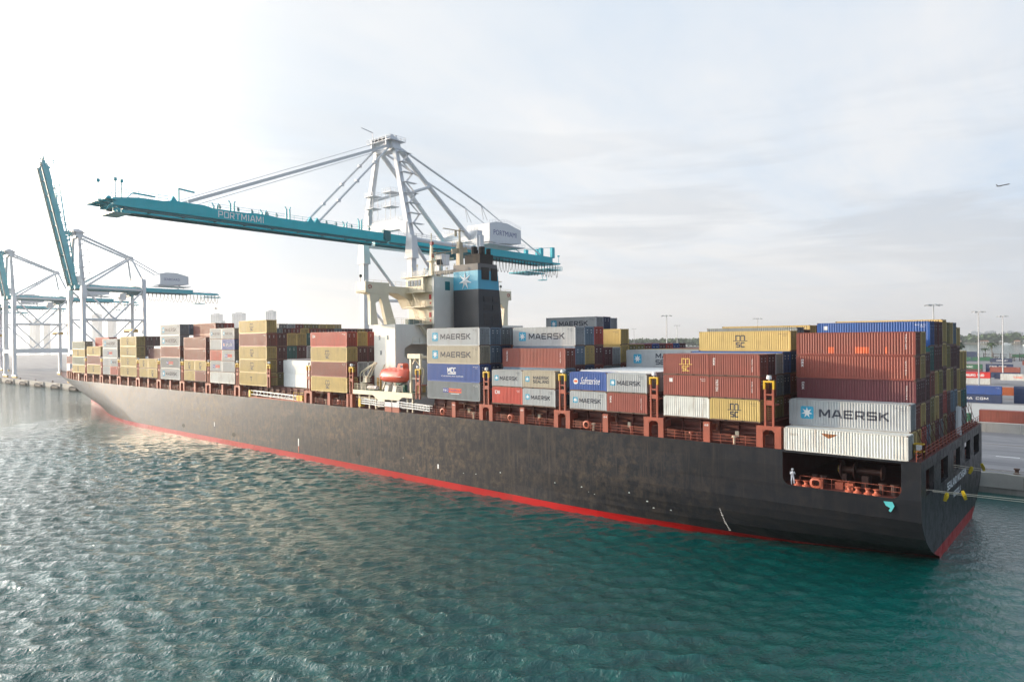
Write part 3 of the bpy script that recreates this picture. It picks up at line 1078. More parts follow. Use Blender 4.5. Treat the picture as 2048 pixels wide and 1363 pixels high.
for a, b in zip(edge[:-1], edge[1:]):
    inwin = any(w0 - 1e-6 <= a and b <= w1 + 1e-6 for w0, w1 in WIN)
    za, zb = zbot(a), zbot(b)
    XT = -14.55
    segs = []
    if max(za, zb) < 1.3:
        segs.append((za, zb, 1.3, 1.3, 1))
        segs.append((1.3, 1.3, 7.95, 7.95, 0))
    else:
        segs.append((za, zb, 7.95, 7.95, 0))
    if not inwin:
        segs.append((7.95, 7.95, 10.5, 10.5, 0))
    segs.append((10.5, 10.5, 11.6, 11.6, 0))
    for p0, p1, q0, q1, mi in segs:
        hull.add([(XT, a, p0), (XT, b, p1), (XT, b, q1), (XT, a, q0)], [(0, 1, 2, 3)], mi)
# window reveals
for a, b in WIN:
    for y_ in (a, b):
        hull.add([(-14.55, y_, 7.95), (-15.0, y_, 7.95), (-15.0, y_, 10.5), (-14.55, y_, 10.5)], [(0, 1, 2, 3)], 0)
    for z_ in (7.95, 10.5):
        hull.add([(-14.55, a, z_), (-15.0, a, z_), (-15.0, b, z_), (-14.55, b, z_)], [(0, 1, 2, 3)], 0)
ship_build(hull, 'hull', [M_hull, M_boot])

dk = MB()
poly = []
for sgn in (-1, 1):
    side = []
    for i in range(NC):
        X, hb = hull_point(i, 11.6)
        side.append((X, CYL + sgn * max(0, hb - 0.05)))
    poly.append(side)
cut = [i for i in range(NC) if poly[0][i][0] < -29]
top = poly[0]
bot = poly[1]
for i in range(NC - 1):
    dk.add([(top[i][0], top[i][1], 11.52), (top[i + 1][0], top[i + 1][1], 11.52), (bot[i + 1][0], bot[i + 1][1], 11.52), (bot[i][0], bot[i][1], 11.52)], [(0, 1, 2, 3)], 0)
ship_build(dk, 'main_deck', M_oxide_dark)

# hatch covers and coaming, stretching fore and aft under the stacks
for nm, x0, x1, zt in (('hatch_cover', -87.2, -30.0, 14.28), ('hatch_cover', -268, -109.0, 14.18)):
    hc = MB()
    hc.box(x0, x1, 79.4, 114.9, 13.2, zt - 0.06, 0)
    hc.box(x0, x1, 79.9, 114.4, 11.52, 13.2, 0)
    x = x0
    while x < x1:
        hc.box(x, x + 0.16, 79.1, 79.4, 11.53, 14.0, 0)
        x += 2.42
    hc.box(x0, x1, 79.15, 79.45, 12.72, 12.86, 0)
    hc.box(x0, x1, 79.1, 79.3, 13.62, 13.72, 0)
    ship_build(hc, nm, M_oxide_dark)
hc = MB()
for k in range(3):
    xx = -283.0 - 14.5 * k
    hw = 16.5 - 4.5 * k
    hc.box(xx, xx + 14.2, CYL - hw, CYL + hw, 11.55, 14.2, 0)
ship_build(hc, 'hatch_cover', M_oxide_dark)

# pedestals and lashing posts
PC = [-29.5, -44.1, -58.6, -73.3]
PC2 = [-108.2, -122.7, -152.1, -166.6, -181.2, -195.8, -210.3, -224.8, -239.4, -253.8]


def pair(xc):
    mb = MB()
    for a, b in ((-1.45, -0.72), (0.62, 1.35)):
        mb.box(xc + a, xc + b, 77.16, 77.9, 11.6, 13.62, 0)
        mb.box(xc + a, xc + b, 77.9, 79.1, 12.9, 13.62, 0)
    mb.box(xc - 1.45, xc + 1.35, 77.155, 77.95, 13.625, 14.05, 0)
    mb.prism([(xc - 0.72, 13.62), (xc - 0.72, 13.3), (xc - 0.4, 13.62)], 'y', 77.2, 77.88, 0)
    mb.prism([(xc + 0.62, 13.62), (xc + 0.62, 13.3), (xc + 0.3, 13.62)], 'y', 77.2, 77.88, 0)
    return mb


def post(xc):
    p = MB()
    for x in (xc - 0.55, xc + 0.35):
        p.box(x, x + 0.22, 77.2, 77.45, 14.06, 18.2, 0)
    for z in (16.4, 17.5):
        p.box(xc - 0.33, xc + 0.35, 77.22, 77.43, z, z + (0.55 if z < 17 else 0.16), 0)
    for k in range(9):
        p.box(xc - 0.33, xc + 0.35, 77.30, 77.34, 14.3 + 0.22 * k, 14.34 + 0.22 * k, 0)
    p.box(xc - 0.5, xc + 0.5, 77.45, 79.2, 16.3, 16.42, 0)
    o = ship_build(p, 'lashing_post', M_oxide)
    y_ = MB()
    y_.box(xc - 0.62, xc - 0.42, 77.14, 77.5, 18.2, 19.15, 0)
    y_.box(xc + 0.42, xc + 0.62, 77.14, 77.5, 18.2, 19.15, 0)
    y_.box(xc - 0.42, xc + 0.42, 77.14, 77.5, 18.95, 19.15, 0)
    y_.rail([(xc - 0.6, 77.6, 18.2), (xc - 0.6, 78.6, 18.2)], 0.9, 0.02, 0.9, 2)
    ship_build(y_, 'guard_frame', M_yellow, o)
    lm = MB()
    lm.tube((xc, 77.35, 19.15), (xc, 77.35, 19.35), 0.08, 8)
    lm.tube((xc, 77.35, 19.35), (xc, 77.35, 19.75), 0.30, 10, 0, 0.24)
    ship_build(lm, 'flood_lamp', M_white, o)


for k, xc in enumerate(PC + PC2):
    if xc == -108.2:
        mb = MB()
        mb.box(xc - 1.5, xc - 0.9, 77.16, 77.9, 11.6, 14.05, 0)
        mb.box(xc - 0.4, xc + 0.35, 77.16, 77.9, 11.6, 14.05, 0)
    else:
        mb = pair(xc)
    ship_build(mb, 'pedestal', M_oxide)
    post(xc)
post(-138.2)
post(-89.3)
for xc in [-37.0, -51.4, -66.0, -80.5, -115.5, -159.3, -173.9, -188.5, -203.0, -217.5, -232.1, -246.7, -260.5]:
    mb = MB()
    mb.box(xc - 0.42, xc + 0.42, 77.16, 77.9, 11.6, 14.0, 0)
    mb.box(xc - 0.3, xc + 0.3, 77.9, 79.1, 12.9, 13.6, 0)
    ship_build(mb, 'pedestal', M_oxide)
for xc in (-262, -264.5, -268.2, -272.5, -277, -281.5, -286):
    mb = MB()
    yb = CYL - (lerp_table([(-290, 15.4), (-280, 17.6), (-270, 19.2), (-260, 20)], xc)) + 0.1
    mb.box(xc - 0.22, xc + 0.22, yb, yb + 0.7, 11.6, 14.15, 0)
    ship_build(mb, 'pedestal', M_oxide)

# side rails and walkway clutter along the near deck edge
rl = MB()
segs = [(-30.8, -42.8), (-45.6, -57.3), (-60.2, -71.9), (-74.8, -88.0), (-109.5, -121.3), (-124.3, -126), (-147, -151), (-153.6, -165.2), (-168.2, -179.8),
        (-182.7, -194.3), (-197.3, -208.8), (-211.8, -223.4), (-226.3, -238), (-240.8, -252.4), (-255.3, -266)]
for a, b in segs:
    rl.rail([(a, 77.35, 11.55), (b, 77.35, 11.55)], 1.1, 0.028, 1.5, 3)
rl.rail([(-15.0, 77.4, 11.6), (-14.8, 77.4, 11.6), (-14.8, 116.9, 11.6)], 1.05, 0.03, 1.6, 3)
ship_build(rl, 'guard_rail', M_oxide)
rl = MB()
pts = []
for i in range(NC - 22, NC):
    X, hb = hull_point(i, 11.6)
    if X < -266:
        pts.append((X, CYL - max(0, hb - 0.25), 11.6 + 0.6 * max(0, (i - NC * .62) / (NC * .38)) ** 1.5))
rl.rail(pts, 1.1, 0.03, 2.0, 3)
ship_build(rl, 'bow_rail', M_oxide)
for x, r_ in ((-83.3, 0.55), (-68.5, 0.5), (-54.6, 0.55), (-112.6, 0.4)):
    f_ = MB()
    n = 14
    vs = []
    for k in range(n):
        a = 2 * math.pi * k / n
        vs += [(x + r_ * math.cos(a), 77.3, 12.35 + r_ * math.sin(a)), (x + r_ * 0.62 * math.cos(a), 77.25, 12.35 + r_ * 0.62 * math.sin(a)),
               (x + r_ * math.cos(a), 77.75, 12.35 + r_ * math.sin(a))]
    fs = []
    for k in range(n):
        j = (k + 1) % n
        fs += [(3 * k, 3 * j, 3 * j + 1, 3 * k + 1), (3 * k, 3 * k + 2, 3 * j + 2, 3 * j)]
    f_.add(vs, fs)
    ship_build(f_, 'fairlead', M_orange)
for k, x in enumerate((-34, -39.5, -48, -54, -63.5, -69.2, -77, -84.5, -112, -118, -156, -163, -171, -177, -186, -192)):
    v_ = MB()
    v_.tube((x, 78.2, 11.52), (x, 78.2, 12.3), 0.14, 8)
    v_.tube((x, 78.2, 12.3), (x, 78.2, 12.55), 0.3, 10, 0, 0.26)
    ship_build(v_, 'ventilator', M_oxide if k % 3 else M_cream)
for x in (-34.2, -49, -64.4, -79, -170, -199):
    bxm = MB()
    bxm.box(x, x + 0.45, 78.9, 79.08, 12.3, 12.95, 0)
    ship_build(bxm, 'deck_box', M_cream)

# numbers on the pedestals
for xc, s in ((-37.0, '68'), (-51.4, '64'), (-66.0, '60'), (-80.5, '56')):
    sh = fit_text(s, xc - 0.25, xc + 0.25, 13.5, 13.75, 0.0)
    o_ = MB()
    o_.add([(x, 77.15, z) for x, z in sh[0]], sh[1])
    ship_build(o_, 'number', M_white)

# accommodation ladder and gangways
lad = MB()
for z in (12.15, 12.95):
    lad.bar((-146, 77.35, z + 0.2), (-127.5, 77.35, z - 0.2), 0.12, 0.12)
    lad.bar((-146, 78.0, z + 0.2), (-127.5, 78.0, z - 0.2), 0.12, 0.12)
for k in range(26):
    x = -146 + 18.5 * k / 25
    zc = 12.55 + 0.2 - 0.4 * k / 25
    lad.bar((x, 77.35, zc - 0.4), (x + (0.6 if k % 2 else -0.6), 77.35, zc + 0.4), 0.06, 0.06)
lad.box(-146, -127.5, 77.45, 77.9, 12.35, 12.4)
gl = ship_build(lad, 'boarding_ladder', M_alu)
wn = MB()
wn.box(-127.3, -125.2, 77.3, 78.3, 11.75, 12.9, 0)
wn.rail([(-128.3, 77.25, 11.6), (-124.5, 77.25, 11.6), (-124.5, 78.4, 11.6)], 1.9, 0.035, 1.9, 2)
wn.box(-146.9, -146.1, 77.2, 78.1, 11.7, 13.2, 0)
ship_build(wn, 'ladder_winch', M_yellow, gl)
bm_ = MB()
bm_.box(-146.2, -124.6, 77.25, 77.5, 11.62, 11.85, 0)
for x in (-144, -138, -133, -128):
    bm_.box(x, x + 0.5, 77.3, 78.4, 11.6, 12.1, 0)
ship_build(bm_, 'ladder_support', M_oxide)
for (xa, xb, za, zb_) in ((-105.2, -98.3, 13.0, 12.75), (-94.2, -86.3, 12.95, 12.6)):
    lad = MB()
    for dz in (-0.4, 0.0, 0.4):
        lad.bar((xa, 77.2, za + dz), (xb, 77.2, zb_ + dz), 0.12, 0.13)
        lad.bar((xa, 77.9, za + dz), (xb, 77.9, zb_ + dz), 0.12, 0.13)
    n = 12
    for k in range(n):
        x = xa + (xb - xa) * k / (n - 1)
        zc = za + (zb_ - za) * k / (n - 1)
        lad.bar((x, 77.2, zc - 0.4), (x, 77.2, zc + 0.4), 0.07, 0.07)
    lad.box(xa, xb, 77.3, 77.8, min(za, zb_) - 0.35, min(za, zb_) - 0.28)
    ship_build(lad, 'boarding_ladder', M_alu)
pk = MB()
pk.box(-105.9, -105.2, 77.1, 78.1, 11.9, 13.4, 0)
ship_build(pk, 'ladder_winch', M_yellow)
for x in (-98.1, -96.0):
    q_ = MB()
    q_.box(x, x + 1.9, 77.10, 77.5, 12.35, 13.55, 0)
    q_.box(x, x + 1.9, 77.10, 77.5, 11.45, 12.30, 1)
    ship_build(q_, 'side_hatch', [mat('hatch_white', (0.6, 0.6, 0.62), 0.5), M_oxide])

# ---- mooring deck inside the stern, its shade darkened into the paints
md = MB()
md.box(-28.3, -14.9, 77.2, 117.08, 7.5, 7.73, 0)
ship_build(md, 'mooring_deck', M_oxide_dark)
md = MB()
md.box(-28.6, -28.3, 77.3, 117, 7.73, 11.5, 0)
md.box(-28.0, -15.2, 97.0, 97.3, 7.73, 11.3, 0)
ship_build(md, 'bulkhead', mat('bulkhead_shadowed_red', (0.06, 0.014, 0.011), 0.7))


def lathe(mb, cx, cy, cz, prof, n=12, axis='z', mi=0):
    vs = []
    for k in range(n):
        a = 2 * math.pi * k / n
        for r_, h in prof:
            if axis == 'z':
                vs.append((cx + r_ * math.cos(a), cy + r_ * math.sin(a), cz + h))
            elif axis == 'x':
                vs.append((cx + h, cy + r_ * math.cos(a), cz + r_ * math.sin(a)))
            else:
                vs.append((cx + r_ * math.cos(a), cy + h, cz + r_ * math.sin(a)))
    P_ = len(prof)
    fs = []
    for k in range(n):
        j = (k + 1) % n
        for q in range(P_ - 1):
            fs.append((k * P_ + q, j * P_ + q, j * P_ + q + 1, k * P_ + q + 1))
    return mb.add(vs, fs, mi)


wi = MB()
lathe(wi, -23.3, 81.5, 9.4, [(0.05, 0), (0.5, 0), (0.5, 0.15), (0.95, 0.2), (0.95, 0.35), (0.45, 0.4), (0.45, 1.5), (0.95, 1.55), (0.95, 1.7), (0.35, 1.75), (0.35, 4.2), (0.8, 4.25), (0.8, 4.4), (0.05, 4.4)], 16, 'x')
wi.box(-22.9, -22.4, 80.8, 82.2, 7.73, 9.0, 0)
wi.box(-20.9, -20.2, 80.8, 82.2, 7.73, 9.0, 0)
M_winch = mat('winch_shadowed', (0.05, 0.018, 0.014), 0.6)  # colour lowered to carry the shade inside the stern opening
o = ship_build(wi, 'mooring_winch', M_winch)
rg = MB()
lathe(rg, -23.36, 81.5, 9.4, [(0.30, 0), (0.42, 0), (0.42, 0.05), (0.30, 0.05), (0.30, 0)], 16, 'x')
ship_build(rg, 'winch_ring', M_yellow, o)
for x, y in ((-25.2, 79.4), (-24.4, 79.4), (-18.3, 78.6), (-17.2, 78.6)):
    q_ = MB()
    lathe(q_, x, y, 7.73, [(0.34, 0), (0.34, 1.0), (0.4, 1.0), (0.4, 1.12), (0.02, 1.12)], 12)
    ship_build(q_, 'bollard', M_winch)
for x in (-26.6, -25.7, -21.3, -20.5, -19.5, -18.7):
    q_ = MB()
    lathe(q_, x, 77.75, 7.73, [(0.42, 0), (0.42, 0.08), (0.2, 0.22), (0.17, 0.4), (0.3, 0.55), (0.3, 0.6), (0.02, 0.62)], 12)
    ship_build(q_, 'roller', M_orange)
q_ = MB()
n = 16
vs = []
fs = []
for k in range(n):
    a = 2 * math.pi * k / n
    ca = math.copysign(abs(math.cos(a)) ** 0.7, math.cos(a))
    sa = math.copysign(abs(math.sin(a)) ** 0.7, math.sin(a))
    for rr, yy in ((1.0, 77.45), (0.62, 77.4), (0.62, 78.0), (1.0, 78.0)):
        vs.append((-24.6 + 0.62 * rr * ca, yy, 8.25 + 0.52 * rr * sa))
for k in range(n):
    j = (k + 1) % n
    for q in range(4):
        fs.append((4 * k + q, 4 * j + q, 4 * j + (q + 1) % 4, 4 * k + (q + 1) % 4))
q_.add(vs, fs)
q_.box(-24.1, -23.9, 77.5, 78.0, 7.73, 8.7)
ship_build(q_, 'panama_chock', M_orange)
for x in (-22.9, -21.9):
    q_ = MB()
    q_.box(x, x + 0.8, 78.4, 79.2, 7.73, 8.45, 0)
    ship_build(q_, 'deck_locker', M_orange)
q_ = MB()
q_.rail([(-26.4, 77.95, 7.73), (-16.5, 77.95, 7.73)], 1.05, 0.025, 1.5, 2)
ship_build(q_, 'guard_rail', M_oxide)
for a, b in WIN:
    q_ = MB()
    q_.rail([(-15.3, a, 7.73), (-15.3, b, 7.73)], 1.0, 0.03, 1.2, 3)
    lathe(q_, -15.6, (a + b) / 2, 7.73, [(0.4, 0), (0.2, 0.3), (0.3, 0.6), (0.02, 0.62)], 10)
    ship_build(q_, 'guard_rail', M_orange)

# aft platform lamp, clutter behind the stern stack, name on the transom
q_ = MB()
q_.rail([(-15.6, 79.1, 11.6), (-14.75, 79.1, 11.6), (-14.75, 80.0, 11.6), (-15.6, 80.0, 11.6), (-15.6, 79.1, 11.6)], 1.5, 0.045, 1.2, 2)
o = ship_build(q_, 'lamp_cage', M_yellow)
q_ = MB()
q_.box(-15.4, -14.95, 79.3, 79.8, 12.5, 12.95)
ship_build(q_, 'flood_lamp', M_white, o)
rr_ = random.Random(3)
for k in range(16):
    y_ = 81.2 + k * 2.25
    q_ = MB()
    q_.box(-15.5, -15.3, y_, y_ + 0.18, 11.55, 12.3)
    q_.bar((-15.4, y_, 12.2), (-15.75, y_ + 1.9, 14.6 + rr_.uniform(-.3, .6)), 0.05, 0.05)
    q_.bar((-15.4, y_ + 2.1, 12.2), (-15.75, y_ + 0.3, 14.4), 0.05, 0.05)
    q_.box(-15.2, -14.9, y_ + 0.4, y_ + 1.2, 11.55, 11.95)
    ship_build(q_, 'lashing_rods', M_oxide_dark)
q_ = MB()
q_.bar((-15.0, 101.6, 11.6), (-15.4, 104.4, 14.9), 0.6, 0.08)
q_.bar((-15.0, 101.3, 11.7), (-15.4, 104.1, 15.0), 0.08, 0.2)
ship_build(q_, 'access_ladder', M_alu)


def wall_text(s, y0, y1, z0, z1, x, bold=0.03):
    sh = block_text(s, y0, y1, z0, z1, 0.2)
    q = MB()
    q.add([(x + 0.0007 * ((i // 4) % 7), a, z) for i, (a, z) in enumerate(sh[0])], sh[1])
    return q


ship_build(wall_text('SEALAND MICHIGAN', 90.9, 103.6, 6.5, 7.35, -14.545), 'ship_name', M_white)
ship_build(wall_text('NORFOLK', 94.6, 99.6, 5.1, 5.75, -14.545), 'home_port', M_white)
# blue patch, draught marks, small marks and openings on the near side
q_ = MB()
q_.add([(-17.9, 77.13, 7.35), (-17.1, 77.13, 7.4), (-16.9, 77.13, 7.0), (-17.1, 77.13, 6.6), (-17.25, 77.13, 6.35), (-17.45, 77.13, 6.45), (-17.3, 77.13, 6.75), (-17.7, 77.13, 6.95)],
       [(0, 1, 2, 3, 4, 5, 6, 7)])
ship_build(q_, 'paint_patch', mat('fresh_blue_patch', (0.07, 0.42, 0.46), 0.5, dirt=0.05))
q_ = MB()
for k in range(15):
    z_ = 0.9 + k * 0.2
    X_ = -35.2 - 0.03 * k
    ins = lerp_table(DT, z_) * min(1, (X_ + 60) / 45.45) ** 1.8
    q_.box(X_ - (0.05 if k % 5 else 0.12), X_ + (0.05 if k % 5 else 0.12), 77.14 + ins - 0.06, 77.14 + ins - 0.02, z_, z_ + 0.06, 0)
ship_build(q_, 'draught_marks', M_white)
for x, z_, wd, ht in ((-106.0, 3.2, 0.5, 0.9), (-180.5, 2.7, 0.9, 0.8), (-153.8, 2.6, 0.9, 0.8), (-71.6, 1.9, 0.6, 0.45)):
    q_ = MB()
    q_.add([(x + wd * math.cos(a * math.pi / 6), 77.13, z_ + ht * 0.6 * math.sin(a * math.pi / 6)) for a in range(12)], [tuple(range(12))])
    ship_build(q_, 'scupper', M_dark)
for x, z0, z1, wd, mt in ((-126.5, 2.6, 4.1, 0.28, M_white), (-126.5, 1.3, 2.6, 0.28, M_orange), (-163.5, 3.8, 4.8, 0.25, M_white), (-84.4, 2.9, 3.6, 0.3, M_white)):
    q_ = MB()
    q_.box(x, x + wd, 77.09, 77.12, z0, z1)
    ship_build(q_, 'draught_marks', mt)
for k in range(30):
    x = rr_.uniform(-95, -40)
    z_ = rr_.uniform(1.6, 4.0)
    if k > 12:
        continue
    q_ = MB()
    s_ = rr_.uniform(0.06, 0.16)
    q_.add([(x, 77.13, z_), (x + s_ * 2, 77.13, z_ + 0.02), (x + s_ * 1.6, 77.13, z_ + s_), (x + 0.02, 77.13, z_ + s_ * 0.8)], [(0, 1, 2, 3)])
    ship_build(q_, 'scuff_mark', mat('scuff_pale', (0.4, 0.46, 0.46), 0.6))

# ---- superstructure
bl = MB()
bl.box(-105.2, -102.2, 80.35, 116.3, 11.6, 27.05, 0)
bl.box(-102.2, -99.0, 80.35, 82.5, 11.6, 27.05, 0)
bl.box(-102.2, -99.0, 82.5, 116.3, 23.5, 27.05, 0)
bl.box(-102.2, -99.0, 82.5, 90.0, 11.6, 20.3, 0)
bl.prism([(82.5, 23.5), (84.6, 23.5), (82.5, 22.6)], 'x', -99.3, -99.02, 0)
bl.prism([(82.5, 20.3), (83.3, 20.3), (82.5, 21.1)], 'x', -99.3, -99.02, 0)
bl.box(-99.0, -97.0, 84.4, 91.0, 23.35, 23.5, 0)
bl.box(-97.2, -97.05, 90.0, 90.2, 20.3, 23.35, 0)
bl.box(-99.0, -97.6, 85.0, 90.5, 26.95, 27.1, 0)
dh = ship_build(bl, 'deckhouse', M_greyhouse)
for x, z_ in ((-103.8, 24.2), (-101.4, 24.2), (-103.4, 21.4)):
    q_ = MB()
    q_.box(x, x + 0.45, 80.31, 80.36, z_, z_ + 0.8)
    ship_build(q_, 'window', M_glass, dh)
q_ = MB()
q_.rail([(-105.1, 80.45, 27.05), (-99.1, 80.45, 27.05), (-99.1, 87.8, 27.05)], 1.1, 0.03, 1.3, 3)
ship_build(q_, 'guard_rail', M_cream, dh)
q_ = MB()
q_.rail([(-99.05, 82.6, 20.3), (-99.05, 90.0, 20.3)], 1.1, 0.03, 1.0, 3)
q_.rail([(-97.1, 84.5, 23.5), (-97.1, 91.0, 23.5)], 1.1, 0.03, 1.0, 3)
q_.rail([(-99.0, 84.5, 23.5), (-97.1, 84.5, 23.5)], 1.1, 0.03, 1.0, 3)
ship_build(q_, 'guard_rail', M_cream, dh)
q_ = MB()
q_.box(-99.6, -99.2, 84.0, 87.0, 27.05, 27.9)
ship_build(q_, 'deck_locker', mat('locker_grey_green', (0.14, 0.20, 0.19), 0.6), dh)
q_ = MB()
q_.box(-102.3, -101.2, 85.5, 87.2, 27.05, 28.1)
ship_build(q_, 'deck_locker', mat('locker_grey_green', (0.14, 0.20, 0.19), 0.6), dh)

tw = MB()
tw.box(-104.2, -97.4, 88.0, 106.3, 27.0, 36.0, 0)
tower = ship_build(tw, 'bridge_tower', M_cream)
q_ = MB()
q_.box(-97.4, -96.9, 88.0, 106.3, 25.5, 36.05, 0)
ship_build(q_, 'rear_wall', M_greyhouse, tower)
q_ = MB()
q_.box(-104.0, -97.5, 86.4, 87.97, 30.3, 30.45)
q_.box(-104.0, -96.6, 86.2, 87.97, 27.0, 27.12)
q_.box(-104.5, -97.3, 86.2, 87.97, 33.1, 33.25)
ship_build(q_, 'balcony', M_cream, tower)
q_ = MB()
for z_ in (27.12, 30.45, 33.25):
    q_.rail([(-104.0, 86.4, z_), (-97.5, 86.4, z_), (-97.5, 87.9, z_)], 1.05, 0.03, 1.2, 3)
q_.rail([(-104.1, 88.1, 36.2), (-97.0, 88.1, 36.2), (-97.0, 106.2, 36.2)], 1.05, 0.03, 1.3, 3)
ship_build(q_, 'guard_rail', M_cream, tower)
for z0, z1, xa, xb in ((27.12, 30.4, -100.0, -101.6), (30.45, 33.2, -99.8, -101.4), (23.5, 27.0, -98.0, -101.4)):
    q_ = MB()
    yb = 86.9 if z0 > 27 else 84.0
    if z0 < 27:
        A = Vector((-98.3, 88.6, 23.5))
        B = Vector((-98.3, 85.6, 27.0))
        for dx_ in (0.0, 0.75):
            q_.bar(A + Vector((dx_ - .3, 0, 0)), B + Vector((dx_ - .3, 0, 0)), 0.08, 0.25)
            q_.bar(A + Vector((dx_ - .3, 0, .95)), B + Vector((dx_ - .3, 0, .95)), 0.05, 0.05)
        for k in range(22):
            c = A.lerp(B, k / 21)
            q_.box(c.x - 0.3, c.x + 0.45, c.y - 0.12, c.y + 0.12, c.z, c.z + 0.04)
    else:
        A = Vector((xa, yb, z0))
        B = Vector((xb, yb, z1))
        for dy_ in (-0.35, 0.35):
            q_.bar(A + Vector((0, dy_, 0)), B + Vector((0, dy_, 0)), 0.07, 0.22)
            q_.bar(A + Vector((0, dy_, .95)), B + Vector((0, dy_, .95)), 0.05, 0.05)
        for k in range(13):
            c = A.lerp(B, k / 12)
            q_.box(c.x - 0.12, c.x + 0.12, c.y - 0.35, c.y + 0.35, c.z, c.z + 0.04)
    ship_build(q_, 'stairway', M_cream, tower)
for x, z_, a, b, mt in ((-98.2, 31.8, 0.6, 0.9, 'r'), (-98.2, 28.4, 0.6, 0.9, 'r'), (-98.0, 30.9, 0.35, 0.4, 'r'), (-98.0, 27.6, 0.35, 0.4, 'r')):
    q_ = MB()
    q_.box(x, x + a, 87.93, 88.0, z_, z_ + b)
    ship_build(q_, 'fire_box', mat('fire_red', (0.5, 0.02, 0.02), 0.5), tower)
q_ = MB()
q_.box(-96.92, -96.87, 90.9, 92.2, 33.6, 35.3)
ship_build(q_, 'window', mat('teal_glass', (0.01, 0.17, 0.19), 0.15), tower)
q_ = MB()
q_.box(-98.98, -98.93, 89.3, 90.3, 23.6, 25.7)
ship_build(q_, 'door', mat('door_bluegrey', (0.38, 0.42, 0.48), 0.5), tower)
# wheelhouse
wh = MB()
wh.box(-104.0, -99.0, 87.2, 107, 33.3, 36.1, 0)
wheel = ship_build(wh, 'wheelhouse', M_cream)
q_ = MB()
for x in (-103.4, -102.4, -101.4, -100.4):
    q_.box(x, x + 0.75, 87.14, 87.2, 34.4, 35.6, 0)
ship_build(q_, 'window', M_glass, wheel)
q_ = MB()
q_.box(-105.0, -97.2, 86.8, 107.5, 36.1, 36.25)
ship_build(q_, 'roof', M_cream, wheel)
q_ = MB()
q_.rail([(-105.0, 86.9, 36.25), (-97.6, 86.9, 36.25)], 1.05, 0.025, 1.0, 3)
ship_build(q_, 'guard_rail', M_white, wheel)
# bridge wings
for sg, yt, yi in ((-1, 76.95, 88.0), (1, 117.3, 106.3)):
    q_ = MB()
    x0, x1 = -106.2, -103.2
    sgn = 1 if sg < 0 else -1
    prof = [(yt, 32.9), (yt + 2.2 * sgn, 32.8), (yt + 3.4 * sgn, 32.6), (yt + 5.6 * sgn, 33.1), (yi - 3.5 * sgn, 33.0), (yi - 1.2 * sgn, 32.0), (yi, 30.2), (yi, 34.3),
            (yi - 5.5 * sgn, 34.3), (yi - 5.5 * sgn, 34.9), (yt, 34.9)]
    q_.prism(prof, 'x', x1 - 0.25, x1, 0)
    q_.prism(prof, 'x', x0, x0 + 0.25, 0)
    q_.box(x0 + .25, x1 - .25, min(yt, yt + 0.2 * sgn), max(yt, yt + 0.2 * sgn), 32.9, 34.9, 0)
    q_.box(x0 + .25, x1 - .25, min(yt, yi), max(yt, yi), 33.05, 33.2, 0)
    q_.prism([(yi - 3.5 * sgn, 33.05), (yi - 1.2 * sgn, 32.0), (yi, 30.2), (yi, 30.4), (yi - 1.2 * sgn, 32.25), (yi - 3.5 * sgn, 33.25)], 'x', x0 + .25, x1 - .25, 0)
    wg = ship_build(q_, 'bridge_wing', M_cream)
    q_ = MB()
    q_.rail([(x1 - 0.1, yt + 0.2 * sgn, 34.9), (x1 - 0.1, yi - 5.6 * sgn, 34.9)], 0.35, 0.03, 1.4, 1)
    ship_build(q_, 'hand_rail', M_cream, wg)
    q_ = MB()
    for (ya, yb, wa) in ((yt + 3.0 * sgn, yt + 5.2 * sgn, 1.3), (yt + 1.2 * sgn, yt + 2.6 * sgn, 1.0)):
        pass
    q_.prism([(yt + 3.2 * sgn, 32.7), (yt + 5.5 * sgn, 33.0), (yt + 5.3 * sgn, 32.3), (yt + 7.1 * sgn, 27.0), (yt + 4.9 * sgn, 27.0), (yt + 3.9 * sgn, 31.0)], 'x', x1 - 0.9, x1 - 0.02, 0)
    q_.prism([(yt + 0.9 * sgn, 32.85), (yt + 3.6 * sgn, 32.8), (yt + 3.2 * sgn, 31.6), (yt + 2.3 * sgn, 31.0), (yt + 2.9 * sgn, 27.0), (yt + 1.2 * sgn, 27.0), (yt + 1.15 * sgn, 31.4)], 'x', x1 - 0.88, x1 - 0.05, 0)
    ship_build(q_, 'wing_strut', M_cream, wg)
    q_ = MB()
    n = 14
    for k in range(n):
        a0, a1 = 2 * math.pi * k / n, 2 * math.pi * (k + 1) / n
        if k % 4 == 3:
            continue
        yy = yt + 1.0 * sgn
        q_.bar((x1 + 0.05, yy + 0.33 * math.cos(a0), 34.0 + 0.33 * math.sin(a0)), (x1 + 0.05, yy + 0.33 * math.cos(a1), 34.0 + 0.33 * math.sin(a1)), 0.1, 0.1)
    ship_build(q_, 'lifebuoy', mat('buoy_red', (0.45, 0.03, 0.02), 0.5), wg)
    q_ = MB()
    q_.tube((x0 + 0.5, yt + 0.8 * sgn, 34.9), (x0 + 0.5, yt + 0.8 * sgn, 35.8), 0.05, 6)
    lathe(q_, x0 + 0.5, yt + 0.8 * sgn, 35.8, [(0.02, 0), (0.28, 0.1), (0.3, 0.35), (0.2, 0.6), (0.02, 0.65)], 10)
    ship_build(q_, 'signal_lamp', mat('lamp_dark', (0.03, 0.05, 0.05), 0.3), wg)
    q_ = MB()
    q_.rail([(x1 - 0.1, yi - 5.2 * sgn, 34.3), (x1 - 0.1, yi, 34.3)], 0.9, 0.025, 1.2, 2)
    ship_build(q_, 'guard_rail', M_cream, wg)
